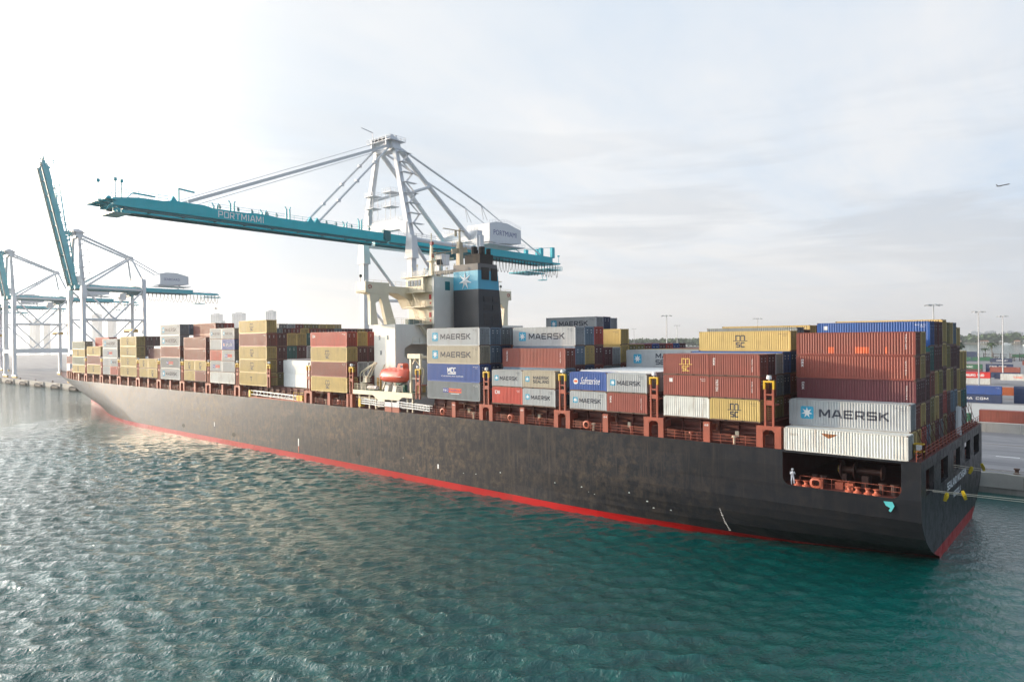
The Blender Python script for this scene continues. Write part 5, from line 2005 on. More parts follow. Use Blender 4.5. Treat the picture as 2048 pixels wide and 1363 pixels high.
    if main:
        for sg in (1, -1):
            q.tube((sg * 3.9, 5.2, 79.5), (sg * hs * .55, 34, 55.5), 0.75, 10)
            q.tube((sg * 3.7, 5.4, 80.0), (sg * 3.6, 41, 68.2), 0.32, 8)
            q.tube((sg * 3.6, 41, 68.2), (sg * 3.6, 73, GZ1 + 0.2), 0.22, 8)
            q.tube((sg * 3.6, 41, 68.2), (sg * 3.6, 42, 63.6), 0.12, 6)
            q.tube((sg * 3.6, 41, 68.2), (sg * 3.6, 44, 63.6), 0.12, 6)
            q.tube((sg * 7.3, 4.4, 65.5), (sg * 5.3, 16.0, 69.8), 0.45, 8)
    else:
        for sg in (1, -1):
            q.tube((sg * 3.6, 5, 80.0), (sg * 2.4, 30, 70.2), 0.6, 10)
            q.tube((sg * hs * .92, 6, 53.5), (sg * 2.4, 30, 70.2), 0.55, 10)
            q.tube((sg * 2.4, 30, 70.2), (sg * hs * .87, 34, 57), 0.5, 8)
            q.tube((sg * 2.4, 30, 70.2), (sg * 3.2, 58, 55.0), 0.3, 8)
            q.tube((sg * 3.2, 63, 54.5), (sg * 3.2, 76, 52.9), 0.14, 6)
        q.box(-3, 3, 29.2, 30.8, 69.8, 71.0)
    part(q, 'backstay', M_crane)
    # machinery house
    m0, m1 = (43.5, 60.0) if main else (44, 60)
    q = MB()
    q.prism([(m0, 56.6), (m0, 62.6), (m0 + 3.5, 63.4), (m0 + 9, 63.5), (m1, 61.9), (m1, 57.2), (m0 + 4, 56.2)], 'x', -5.0, 5.0, 0)
    q.box(-5.6, 5.6, m0 - 1, m1 + 1.5, 55.7, 56.0)
    mh = part(q, 'machinery_house', M_crane)
    q = MB()
    q.rail([(5.0, m0, 62.6), (5.0, m0 + 9, 63.5), (5.0, m1, 61.9), (-5, m1, 61.9)], 1.1, 0.04, 1.5, 2)
    q.rail([(5.6, m0 - 1, 56.0), (5.6, m1 + 1.5, 56.0)], 1.1, 0.04, 1.6, 2)
    part(q, 'walkway_rail', M_crane, mh)
    q = MB()
    sh = fit_text('PORTMIAMI', 0, 12.0, 0, 1.7, 0.0) if main else fit_text('SEABOARD', 0, 9, 0, 1.3, 0.0)
    q.add([(5.02, m0 + 2.0 + x, 59.0 + z) for x, z in sh[0]], sh[1])
    part(q, 'lettering', mat('lettering_blue', (0.03, 0.05, 0.22), 0.5), mh)
    # trolley, cab, spreader
    tt = 26.0 if main else 27.0
    q = MB()
    q.box(-4.4, 4.4, tt, tt + 8, 50.2, 51.3)
    q.box(-4.6, 4.6, tt + 1, tt + 3, 49.2, 50.2)
    q.rail([(4.6, tt, 50.2), (4.6, tt + 8, 50.2)], 1.0, 0.05, 1.4, 2)
    tr = part(q, 'trolley', M_teal_d)
    q = MB()
    q.prism([(tt - 3.5, 50.6), (tt - 3.8, 49.0), (tt - 3.0, 47.2), (tt - 0.6, 47.2), (tt - 0.2, 50.6)], 'x', 1.2, 4.0)
    q.prism([(tt - 3.9, 48.9), (tt - 3.2, 47.3), (tt - 2.9, 47.5), (tt - 3.5, 48.9)], 'x', 1.3, 3.9, 1)
    part(q, 'operator_cab', [M_crane, M_glass], tr)
    if main:
        zr = 46.2
    else:
        zr = 31.5
    q = MB()
    for sx_ in (-2, 2):
        for dt in (1.5, 5):
            q.tube((sx_, tt + dt, 50.2), (sx_, tt + dt, zr), 0.05, 4)
    part(q, 'hoist_rope', M_funnel_grey, tr)
    q = MB()
    q.box(-6, 6, tt + 2.2, tt + 4.6, zr - 1.0, zr)
    q.box(-6.1, -5.5, tt + 2.0, tt + 4.8, zr - 1.8, zr - 0.8)
    q.box(5.5, 6.1, tt + 2.0, tt + 4.8, zr - 1.8, zr - 0.8)
    part(q, 'spreader', mat('spreader_mustard', (0.42, 0.26, 0.05), 0.6) if not main else M_funnel_grey, tr)
    # festoon cable loops
    q = MB()
    t0, t1 = (46, 83) if main else (36, 78)
    nn = 22 if main else 20
    for k in range(nn):
        a = t0 + (t1 - t0) * k / nn
        b = t0 + (t1 - t0) * (k + 1) / nn
        dp = 4.8 if (k % 5) else 3.9
        pts = []
        for j in range(7):
            u = j / 6
            pts.append((4.2, a + (b - a) * u, GZ0 + 0.1 - dp * (4 * u * (1 - u)) ** 0.7))
        q.path(pts, 0.09 if main else 0.12, 4)
    part(q, 'festoon_cable', M_soot)
    q = MB()
    e0 = 80.0 if main else 74.0
    q.box(-4.4, 4.4, e0 - 4, e0 + 5.5, 49.8 if main else 50.6, 50.0 if main else 50.8)
    q.rail([(4.4, e0 - 4, 50.0), (4.4, e0 + 5.5, 50.0), (-4.4, e0 + 5.5, 50.0)], 1.1, 0.05, 1.2, 2)
    q.box(-4.2, 4.2, e0, e0 + 4.6, 52.0, 52.5)
    if main:
        for dt, hh in ((-6.5, 3.0), (0.5, 3.8)):
            q.box(3.0, 4.0, e0 + dt - 0.8, e0 + dt + 0.8, 54.2, 54.3 + hh)
            q.box(-4.0, -3.0, e0 + dt - 0.8, e0 + dt + 0.8, 54.2, 54.3 + hh)
        q.bar((3.4, e0 - 26, 55.0), (3.4, e0, 58.0), 0.12, 0.12)
        q.bar((3.4, e0 - 20, 55.0), (3.4, e0 - 6, 57.0), 0.12, 0.12)
        q.bar((3.4, e0 + 4.5, 52.5), (3.4, e0 + 4.5, 55.0), 0.12, 0.12)
        q.box(3.1, 3.7, e0 + 4.2, e0 + 4.8, 55, 55.5)
        q.box(-4.0, 4.0, e0 - 16, e0 - 5, 47.8, 48.2)
        for dt in (-15.5, -12, -9, -5.5):
            q.bar((4.0, e0 + dt, 48), (4.0, e0 + dt, 51.6), 0.12, 0.12)
        q.box(1.5, 4.0, e0 - 6, e0 - 3.6, 45.6, 45.8)
        q.bar((3.9, e0 - 6, 45.7), (3.9, e0 - 7, 48), 0.12, 0.12)
        q.bar((3.9, e0 - 3.7, 45.7), (3.9, e0 - 3.7, 50), 0.12, 0.12)
    else:
        q.box(-2.5, 2.5, e0 - 9, e0 - 3, 46.6, 46.9)
        for dt in (-8.5, -6, -3.4):
            q.bar((2.4, e0 + dt, 46.8), (2.0, e0 + dt * 0.9 - .6, 52), 0.1, 0.1)
    part(q, 'rear_platform', M_teal)
    if main:                                      # service towers on the portal, hinge sheaves
        q = MB()
        for sc_, tc_, hh in ((-5.2, 3.2, 66.2), (1.2, 4.4, 66.8)):
            for a in (-1.1, 1.1):
                for b in (-0.9, 0.9):
                    q.bar((sc_ + a, tc_ + b, 58.6), (sc_ + a, tc_ + b, hh + 1.0), 0.12, 0.12)
            for z_ in (62.6, hh):
                q.box(sc_ - 2.0, sc_ + 2.0, tc_ - 1.6, tc_ + 1.6, z_, z_ + 0.2)
                q.rail([(sc_ - 2, tc_ - 1.6, z_ + .2), (sc_ + 2, tc_ - 1.6, z_ + .2), (sc_ + 2, tc_ + 1.6, z_ + .2)], 1.0, 0.035, 0.9, 2)
        q.box(-hs + 2.2, -hs + 4.2, 2.6, 4.0, 58.0, 60.8)
        part(q, 'service_tower', M_crane)
        q = MB()
        q.tube((gx + 0.6, 0.6, GZ0 + 1.7), (gx + 1.0, 0.6, GZ0 + 1.7), 1.2, 16)
        q.box(gx - 0.2, gx + 0.7, -0.6, 2.0, GZ0 + 1.0, GZ1 + 0.9)
        part(q, 'hinge_sheave', M_teal_d)
    return cr


crane(-145.5, 'large white gantry crane with teal boom lowered over the ship', 0, True)
crane(-392, 'white gantry crane with raised teal boom just beyond the bow', 77.5, False)
crane(-507, 'white gantry crane at the left edge of the picture, boom raised', 80, False)
crane(-640, 'hazy gantry crane, nearest of those behind the left edge crane', 0, False)
crane(-745, 'farthest hazy gantry crane on the quay', 0, False)

# ------------------------------------------------------------------ yard containers beyond the road
yard = [
    # colour, L, n tiers z0, s0 (left end), t, logo, label
    ('brown', S40, 5.05, -7.4, 54.9, None, 'long brown container on the white concrete barrier beside the road'),
    ('green', S20, 3.0, -16.3, 66.0, None, 'small green container behind the ship stern, left of the brown one'),
    ('navy', S40, 3.0, -21.2, 131, 'txt:CMA CGM:w:.12:.72:.38:.66', 'navy lettered container under the plain blue one in the yard'),
    ('royal', S40, 5.62, -21.2, 131, None, 'plain royal blue container stacked on the navy one in the yard'),
    ('navy', S40, 3.0, -6.2, 134, None, 'lower dark navy container at the right edge of the picture'),
    ('navy', S40, 5.62, -6.2, 134, None, 'upper dark navy container at the right edge of the picture'),
    ('orange', S40, 4.2, -11.5, 150, None, 'orange-brown container half hidden between blue and navy stacks'),
    ('scarlet', S40, 5.6, -32.4, 228, 'txt:HAMBURG SUD:w:.10:.82:.3:.68', 'scarlet white-lettered container in the yard'),
    ('old_white', S40, 3.0, -32.4, 228, None, 'pale container under the scarlet one in the yard'),
    ('old_white', S40, 5.2, -16.4, 224, 'txt:YANG MING:r:.36:.9:.35:.65', 'white container with red-orange lettering near the right edge'),
    ('navy', S20, 5.0, -19.4, 236, None, 'short navy container beside the scarlet one'),
    ('red', S40, 5.6, -25.5, 288, None, 'rust brown container on a navy one in the middle of the yard'),
    ('navy', S40, 3.0, -25.5, 288, None, 'navy container under the rust brown one in the yard'),
    ('navy', S40, 3.0, -39.5, 290, None, 'navy container behind the scarlet one'),
    ('green', S40, 5.6, -44.0, 322, 'txt:UASC:w:.3:.66:.3:.65', 'green white-lettered container, upper one in the yard'),
    ('navy', S40, 5.6, -57.0, 322, None, 'navy container left of the green lettered one'),
    ('navy', S40, 5.6, -31.0, 330, 'txt:CMA CGM:w:.15:.75:.3:.66', 'navy lettered container, upper of the far pair'),
    ('navy', S40, 3.0, -31.0, 330, 'txt:CMA CGM:w:.15:.75:.3:.66', 'navy lettered container, lower of the far pair'),
    ('maroon', S40, 3.0, -44.0, 322, None, 'maroon container under the green lettered one'),
    ('brown', S40, 3.0, -52.5, 400, None, 'brown container in a far row of the yard'),
    ('brown', S40, 6.0, -17.5, 380, None, 'brown container at the right end of a far row'),
    ('green', S40, 5.6, -64.5, 468, None, 'green container, left of the far green pair'),
    ('green', S40, 5.6, -51.5, 468, None, 'green container, right of the far green pair'),
    ('navy', S40, 5.6, -38.5, 440, 'txt:CROWLEY:w:.3:.8:.3:.6', 'navy container with a pale lettered strip in the far row'),
    ('navy', S40, 3.0, -67.5, 535, None, 'bottom one of the three stacked navy containers near the water'),
    ('navy', S40, 5.62, -67.5, 535, None, 'middle one of the three stacked navy containers near the water'),
    ('navy', S40, 8.24, -67.5, 535, None, 'top one of the three stacked navy containers near the water'),
    ('white', S40, 5.62, -81.0, 540, None, 'white container left of the three stacked navy containers'),
    ('green', S40, 5.62, -34.0, 560, None, 'green container at the far right by the water'),
]
for col_, L, z0, s0, t0, lg, lab in yard:
    container(col_, L, ST, lg, Q(s0 + L / 2, t0 + 1.2, z0), QA, lab, 'containers in the yard')

# trailer racks in the far yard, each a stack of bare chassis
for k in range(10):
    r_ = empty('trailer_chassis', Q(-58 + 5.8 * k, 545 + (k % 3) * 6, 3.0), QA, 'stack of dark bare trailer frames in the far yard, number %s from the left' %
               ['one', 'two', 'three', 'four', 'five', 'six', 'seven', 'eight', 'nine', 'ten'][k], 'trailer stack', 'bare trailer stacks')
    q_ = MB()
    q_.box(-0.2, 0.2, -1.2, 1.2, 0, 6.5)
    q_.box(-0.2, 4.2, -1.2, -0.9, 1.2, 1.6)
    q_.box(-0.2, 4.2, -1.2, -0.9, 3.2, 3.6)
    q_.box(-0.2, 4.2, -1.2, -0.9, 5.2, 5.6)
    q_.build('frame', M_soot if k % 2 else M_rail, r_)
    q_ = MB()
    for z_ in (0.6, 2.5):
        q_.tube((1.5, -1.2, z_), (1.5, -0.8, z_), 0.5, 8)
        q_.tube((2.8, -1.2, z_), (2.8, -0.8, z_), 0.5, 8)
    q_.build('wheel', M_rubber, r_)

# lorries and sheds on the quay under the far cranes
for k, (s0, t0, col_, lab) in enumerate(((-470, 60, 'white', 'pale blue-grey container parked on the quay below the left crane'),
                                          (-500, 75, 'brown', 'brown container on the quay behind the left crane legs'),
                                          (-455, 78, 'maroon', 'dark red container on the quay between the left crane legs'),
                                          (-440, 64, 'light_grey', 'light grey container on the quay beside the bow'),
                                          (-520, 62, 'navy', 'navy container on the quay at the left edge'))):
    container(col_, S40, ST, None, Q(s0, t0, 3.0), QA, lab, 'containers on the quay')

first = None
for k, s0 in enumerate((2.5, 21, 46, 60, -392, -420, -448, -476)):
    if first is None:
        first = r_ = empty('mooring_bollard')
        q_ = MB()
        lathe(q_, 0, 0, 0, [(0.45, 0), (0.45, 0.08), (0.28, 0.12), (0.26, 0.55), (0.42, 0.7), (0.38, 0.85), (0.02, 0.9)], 14)
        q_.build('post', M_rail, r_)
    else:
        r_ = copy_tree(first)
    r_.location = Q(s0, 1.2, 3.05)
    tag(r_, 'dark mooring bollard on the quay edge, %s' % ('number %d outwards from the ship stern' % (k + 1) if k < 4 else 'number %d outwards from the ship bow' % (k - 3)), 'bollard', 'bollards on the quay edge')

# ------------------------------------------------------------------ light masts
first = None
for k, (x, y, h, lab) in enumerate((
        (-39.5, 227.4, 33, 'tall light mast rising behind the stern stacks'), (-39.1, 309.2, 33, 'tall light mast, left one right of the stern stacks'),
        (-40.3, 392.8, 33, 'tall light mast nearest the right edge of the picture'), (-133.3, 243.9, 33, 'tall light mast left of the blue and yellow top containers'),
        (-234.6, 444.2, 33, 'smaller-looking light mast just right of another near the trees'), (-128.0, 321.8, 33, 'light mast just showing over the yellow top container'),
        (-341.9, 563.0, 33, 'light mast just showing right of the yellow box by the trees'), (-457.9, 273.4, 33, 'light mast showing over the containers ahead of the bridge'),
        (-84.0, 365.0, 18, 'shorter white mast beside the stern stacks'))):
    if first is None:
        r_ = empty('light_mast')
        q_ = MB()
        q_.tube((0, 0, 0), (0, 0, 30), 0.30, 10, 0, 0.16)
        q_.build('pole', M_pole, r_)
        for a in range(6):
            q_ = MB()
            ca, sa = math.cos(a * math.pi / 3), math.sin(a * math.pi / 3)
            q_.bar((0.2 * ca, 0.2 * sa, 29.6), (1.7 * ca, 1.7 * sa, 29.8), 0.12, 0.12)
            q_.bar((1.4 * ca, 1.4 * sa, 29.9), (2.3 * ca, 2.3 * sa, 29.6), 0.6, 0.3)
            q_.build('lamp_head', M_pole, r_)
        first = r_
    else:
        r_ = copy_tree(first)
    r_.location = (x, y, 3.0)
    r_.scale = (1, 1, 1) if h == 33 else (1, 1, (h - 3) / 30)
    tag(r_, lab, 'light mast', 'light masts in the port')

# ------------------------------------------------------------------ mooring lines with yellow rat guards
for k, (p0, p1, sag, lab) in enumerate((((-15.4, 81.4, 8.2), Q(60, 1.5, 3.3), 1.0, 'lower mooring line from the nearest stern opening, upper strand'),
                                        ((-15.4, 81.9, 8.0), Q(56, 1.5, 3.3), 1.3, 'lower mooring line from the nearest stern opening, lower strand'),
                                        ((-15.4, 97.3, 8.5), Q(50, 1.2, 3.3), 0.7, 'upper mooring line from the middle stern opening, upper strand'),
                                        ((-15.4, 97.8, 8.2), Q(46, 1.2, 3.3), 0.9, 'upper mooring line from the middle stern opening, lower strand'))):
    p0 = Vector(p0)
    p1 = Vector(p1)
    q_ = MB()
    pts = []
    for j in range(19):
        u = j / 18
        p = p0.lerp(p1, u)
        p.z -= sag * 4 * u * (1 - u)
        pts.append(p)
    q_.path(pts, 0.04, 6)
    tag(q_.build('mooring_line', M_rope), lab, 'rope', 'mooring lines at the stern')
    if k % 2 == 0:
        for f_ in (0.035, 0.06):
            pass
for k, (x, y, z, lab) in enumerate(((-13.3, 82.4, 7.55, 'yellow rat guard on the lower mooring lines, nearer the hull'), (-11.9, 83.4, 7.75, 'yellow rat guard on the lower mooring lines, farther out'),
                                    (-13.3, 98.2, 7.95, 'yellow rat guard on the upper mooring lines, nearer the hull'), (-12.2, 98.9, 8.35, 'yellow rat guard on the upper mooring lines, farther out'))):
    q_ = MB()
    lathe(q_, 0, 0, 0, [(0.06, -0.06), (0.42, -0.02), (0.42, 0.04), (0.06, 0.08)], 14, 'x')
    q_.box(-0.12, 0.12, -0.12, 0.12, -0.5, 0.4)
    o = q_.build('rat_guard', mat('guard_mustard', (0.50, 0.40, 0.02), 0.6))
    o.location = (x, y, z)
    o.rotation_euler = (0, R(18 * (-1) ** k), R(34))
    tag(o, lab, 'rat guard', 'rat guards on the mooring lines')

# ------------------------------------------------------------------ crew member in white
def skin_figure(name, joints, bones, loc, rz, material, parent=None):
    me = bpy.data.meshes.new(name)
    names = list(joints)
    me.from_pydata([joints[n][:3] for n in names], [(names.index(a), names.index(b)) for a, b in bones], [])
    o = bpy.data.objects.new(name, me)
    C.objects.link(o)
    md_ = o.modifiers.new('skin', 'SKIN')
    md_.use_smooth_shade = True
    lay = me.skin_vertices[0] if me.skin_vertices else None
    if lay is None:
        bm = bmesh.new()
        bm.from_mesh(me)
        bm.verts.layers.skin.verify()
        bm.to_mesh(me)
        bm.free()
        lay = me.skin_vertices[0]
    for i, n in enumerate(names):
        rr = joints[n][3]
        lay.data[i].radius = (rr if len(joints[n]) < 5 else joints[n][4], rr)
    lay.data[0].use_root = True
    sb = o.modifiers.new('subdivision', 'SUBSURF')
    sb.levels = sb.render_levels = 2
    o.location = loc
    o.rotation_euler = (0, 0, rz)
    if parent:
        o.parent = parent
    me.materials.append(material)
    return o


J = {'pelvis': (0, 0, 0.95, 0.15), 'waist': (0, 0, 1.1, 0.135), 'chest': (0, 0, 1.3, 0.15), 'neckb': (0, -0.0, 1.46, 0.09), 'neck': (0, -0.01, 1.52, 0.055),
     'head': (0, -0.03, 1.62, 0.085), 'crown': (0, -0.03, 1.70, 0.08),
     'hipl': (-0.09, 0, 0.90, 0.10), 'kneel': (-0.11, -0.05, 0.50, 0.075), 'anklel': (-0.11, 0.02, 0.10, 0.05), 'toel': (-0.12, -0.14, 0.04, 0.04),
     'hipr': (0.09, 0, 0.90, 0.10), 'kneer': (0.13, -0.12, 0.52, 0.075), 'ankler': (0.15, -0.10, 0.10, 0.05), 'toer': (0.16, -0.26, 0.04, 0.04),
     'shl': (-0.19, 0, 1.40, 0.07), 'ell': (-0.25, -0.08, 1.15, 0.052), 'wrl': (-0.10, -0.27, 1.36, 0.036), 'hal': (-0.06, -0.27, 1.45, 0.034),
     'shr': (0.19, 0, 1.40, 0.07), 'elr': (0.27, -0.10, 1.17, 0.052), 'wrr': (0.12, -0.26, 1.38, 0.036), 'har': (0.07, -0.25, 1.47, 0.034)}
for sd, (hx, hy, hz) in (('l', (-0.05, -0.27, 1.46)), ('r', (0.06, -0.25, 1.48))):
    for q, dx_ in enumerate((-0.03, -0.01, 0.01, 0.03)):
        J['f%s%d' % (sd, q)] = (hx + dx_, hy - 0.045, hz + 0.02 + 0.008 * (q in (1, 2)), 0.010)
        J['g%s%d' % (sd, q)] = (hx + dx_ + (0.012 if sd == 'l' else -0.012), hy - 0.04, hz + 0.055 + 0.008 * (q in (1, 2)), 0.008)
    J['t' + sd] = (hx + (0.03 if sd == 'l' else -0.03), hy - 0.01, hz - 0.03, 0.012)
BN = [('pelvis', 'waist'), ('waist', 'chest'), ('chest', 'neckb'), ('neckb', 'neck'), ('neck', 'head'), ('head', 'crown'), ('pelvis', 'hipl'), ('hipl', 'kneel'), ('kneel', 'anklel'),
      ('anklel', 'toel'), ('pelvis', 'hipr'), ('hipr', 'kneer'), ('kneer', 'ankler'), ('ankler', 'toer'), ('chest', 'shl'), ('shl', 'ell'), ('ell', 'wrl'), ('wrl', 'hal'),
      ('chest', 'shr'), ('shr', 'elr'), ('elr', 'wrr'), ('wrr', 'har')]
for sd in 'lr':
    for q in range(4):
        BN += [('ha' + sd, 'f%s%d' % (sd, q)), ('f%s%d' % (sd, q), 'g%s%d' % (sd, q))]
    BN.append(('ha' + sd, 't' + sd))
per = empty('person', (-27.15, 77.75, 7.73), R(35), 'person in white coveralls and helmet standing in the stern opening, hands raised to the face', 'person')
skin_figure('body', J, BN, (0, 0, 0), 0, M_overall, per)
q_ = MB()
lathe(q_, 0, -0.03, 1.66, [(0.17, 0), (0.13, 0.01), (0.125, 0.07), (0.09, 0.13), (0.01, 0.155)], 14)
q_.build('helmet', M_white, per, smooth=True)
q_ = MB()
q_.box(-0.05, 0.05, -0.125, -0.105, 1.56, 1.65)
q_.prism([(-0.015, 1.60), (0.015, 1.60), (0.0, 1.64)], 'y', -0.145, -0.12)
q_.build('face', M_skin, per)
q_ = MB()
q_.box(-0.03, 0.03, -0.34, -0.26, 1.47, 1.60)
q_.build('handheld_radio', M_soot, per)

# ------------------------------------------------------------------ far shore
def crown_mass(mb, pts, rnd):
    """leaf clumps: many small tilted faces around each centre"""
    for cx_, cy_, cz_, r_ in pts:
        for _ in range(int(26)):
            a = rnd.uniform(0, 6.28)
            ph = rnd.uniform(-0.4, 1.4)
            rr = r_ * rnd.uniform(0.6, 1.05)
            p = Vector((cx_ + rr * math.cos(a) * math.cos(ph), cy_ + rr * math.sin(a) * math.cos(ph), cz_ + rr * math.sin(ph) * 0.8))
            s_ = r_ * rnd.uniform(0.22, 0.42)
            u_ = Vector((rnd.uniform(-1, 1), rnd.uniform(-1, 1), rnd.uniform(-.6, .6))).normalized()
            v_ = u_.cross(Vector((rnd.uniform(-1, 1), rnd.uniform(-1, 1), rnd.uniform(-1, 1)))).normalized()
            mb.add([p - u_ * s_ - v_ * s_ * .6, p + u_ * s_ - v_ * s_ * .7, p + u_ * s_ * .7 + v_ * s_, p - u_ * s_ * .8 + v_ * s_ * .7], [(0, 1, 2, 3)])


rt_ = random.Random(5)
# wood seen between the stacks
q_ = MB()
pts = []
for k in range(330):
    u = rt_.random()
    x = -1010 + 340 * u + rt_.uniform(-20, 20)
    y = 1240 + 260 * rt_.random() + 140 * u
    r_ = rt_.uniform(6, 11)
    pts.append((x, y, rt_.uniform(5, 13) + 2, r_))
crown_mass(q_, pts, rt_)
tag(q_.build('island_woodland', M_leaf), 'dark green wood on the far island seen between the container stacks', 'woodland', kind='stuff')
q_ = MB()
q_.box(-1200, -620, 1220, 1700, -2, 2.0)
q_.box(-480, 900, 2150, 2900, -2, 1.6)
q_.box(-1400, 2500, 5200, 5400, -2, 2)
tag(q_.build('island_ground', mat('island_soil', (0.16, 0.15, 0.11), 0.9)), kind='structure')
q_ = MB()
pts = []
for k in range(420):
    x = -400 + 1100 * rt_.random()
    y = 2160 + 500 * rt_.random() + max(0, (x + 200)) * 0.2
    edge_f = min(1, (x + 400) / 160)
    pts.append((x, y, rt_.uniform(4, 16) * (0.4 + 0.6 * edge_f) + 3, rt_.uniform(9, 16)))
crown_mass(q_, pts, rt_)
tag(q_.build('far_island_woodland', M_leaf), 'hazy wood along the far island shore at the right', 'woodland', kind='stuff')
for k, (x, y) in enumerate(((-375, 2152), (-318, 2148), (-262, 2156), (-190, 2146), (-128, 2154), (-60, 2148))):
    r_ = empty('waterfront_house', (x, y, 1.6), 0, 'pale waterfront house on the far island, number %s from the left' % ['one', 'two', 'three', 'four', 'five', 'six'][k], 'house', 'houses on the far shore')
    w_ = 13 + 5 * (k % 3)
    q_ = MB()
    q_.box(-w_ / 2, w_ / 2, -5, 5, 0, 6)
    q_.build('wall', mat('house_white', (0.6, 0.58, 0.54), 0.7), r_)
    q_ = MB()
    q_.prism([(-w_ / 2 - 1, 6), (w_ / 2 + 1, 6), (w_ / 2 - 4, 8.6), (-w_ / 2 + 4, 8.6)], 'y', -7, 7)
    q_.build('roof', mat('house_tile', (0.42, 0.22, 0.15), 0.8), r_)
    q_ = MB()
    for j in range(4):
        q_.box(-w_ / 2 + 2 + j * (w_ / 4), -w_ / 2 + 4.4 + j * (w_ / 4), -6.2, -6.02, 1.2, 4.6)
    q_.build('window', M_glass, r_)
for k, (x, y) in enumerate(((-330, 2060), (-205, 2080), (-150, 1900))):
    r_ = empty('motor_boat', (x, y, 0), R(20 * k), 'small white boat on the bay, number %s from the left' % ['one', 'two', 'three'][k], 'boat', 'boats on the bay')
    q_ = MB()
    q_.prism([(-9, 0), (7, 0), (10, 2.6), (-9, 2.2)], 'y', -2, 2)
    q_.build('hull', M_white, r_)
    q_ = MB()
    q_.box(-5, 2, -1.5, 1.5, 2.2, 4.8)
    q_.build('cabin', M_white, r_)
# round trees behind the stacks at the quay end, and palms
first = None
for k, (px_, py_, hgt_, lab) in enumerate(((-95.0, 640.0, 17.0, 'palm tree against the bay, beside the stern stacks'), (-70.5, 620.0, 16.5, 'palm tree against the bay between two light masts'),
                                           (-84.0, 700.0, 11.0, 'small palm behind the light masts'))):
    if first is None:
        r_ = empty('palm_tree')
        q_ = MB()
        q_.tube((0, 0, 0), (0.3, 0, 7), 0.3, 8, 0, 0.22)
        q_.tube((0.3, 0, 7), (0.1, 0, 14), 0.22, 8, 0, 0.18)
        q_.build('trunk', M_bark, r_)
        q_ = MB()
        for j in range(26):
            a = j * 2.4
            el_ = rt_.uniform(-0.5, 0.9)
            p = Vector((0.1, 0, 14))
            dirv = Vector((math.cos(a), math.sin(a), el_)).normalized()
            prev = p
            wv = 0.35
            for sgm in range(5):
                dirv = (dirv + Vector((0, 0, -0.28))).normalized()
                nx = prev + dirv * 0.85
                sd_ = dirv.cross(Vector((0, 0, 1))).normalized()
                w2_ = wv * (1.5 if sgm < 1 else 0.8)
                q_.add([prev - sd_ * wv, prev, nx, nx - sd_ * w2_ + Vector((0, 0, -.2))], [(0, 1, 2, 3)])
                q_.add([prev + sd_ * wv, prev, nx, nx + sd_ * w2_ + Vector((0, 0, -.2))], [(0, 1, 2, 3)])
                prev = nx
                wv = w2_
        q_.build('crown', M_leaf, r_)
        first = r_
    else:
        r_ = copy_tree(first)
    r_.location = (px_, py_, 2.5)
    r_.scale = (1.15, 1.15, hgt_ / 15)
    tag(r_, lab, 'palm tree', 'palms by the bay')
for k, (x, y, R0) in enumerate(((-118, 690, 9), (-108, 700, 8))):
    r_ = empty('broadleaf_tree', (x, y, 2.5), 0, ('larger' if k == 0 else 'smaller') + ' round dark green tree at the edge of the bay behind the stern stacks', 'tree', 'trees at the bay edge')
    q_ = MB()
    q_.tube((0, 0, 0), (0, 0, 9), 0.6, 8, 0, 0.35)
    q_.tube((0, 0, 6), (2.5, 1, 12), 0.3, 6, 0, 0.12)
    q_.tube((0, 0, 6), (-2.5, -1, 12), 0.3, 6, 0, 0.12)
    q_.build('trunk', M_bark, r_)
    q_ = MB()
    crown_mass(q_, [(rt_.uniform(-1, 1) * R0 * .6, rt_.uniform(-1, 1) * R0 * .6, rt_.uniform(8, 18), rt_.uniform(2, 4)) for _ in range(30)], rt_)
    q_.build('crown', M_leaf, r_)

# towers on the horizon
def tower(x, y, w_, d_, h, lab, group, step=0):
    r_ = empty('high_rise', (x, y, 0), R(20), lab, 'tower block', group)
    q_ = MB()
    q_.box(-w_ / 2, w_ / 2, -d_ / 2, d_ / 2, 0, h)
    if step:
        q_.box(w_ / 2, w_ / 2 + w_ * .28, -d_ / 2, d_ / 2, 0, h * step)
    q_.build('wall', M_tower, r_)
    q_ = MB()
    n = max(4, int(w_ / 9))
    for j in range(n):
        xx = -w_ / 2 + w_ * (j + 0.25) / n
        q_.box(xx, xx + w_ / n * 0.5, -d_ / 2 - 0.5, -d_ / 2 - 0.05, h * 0.03, h * 0.96)
    q_.build('window', mat('tower_glass', (0.22, 0.25, 0.28), 0.3), r_)
    q_ = MB()
    q_.box(-w_ / 4, w_ / 5, -d_ / 4, d_ / 4, h, h + 5)
    q_.build('roof', M_tower, r_)


def pix(px, py, dist):
    """point at a horizontal distance along the view of a picture column"""
    v = fw + rt * ((px - 1024) / F) - up * ((py - 681.5) / F)
    v = v * (dist / math.hypot(v.x, v.y))
    return v.x, v.y, v.z + 24.07


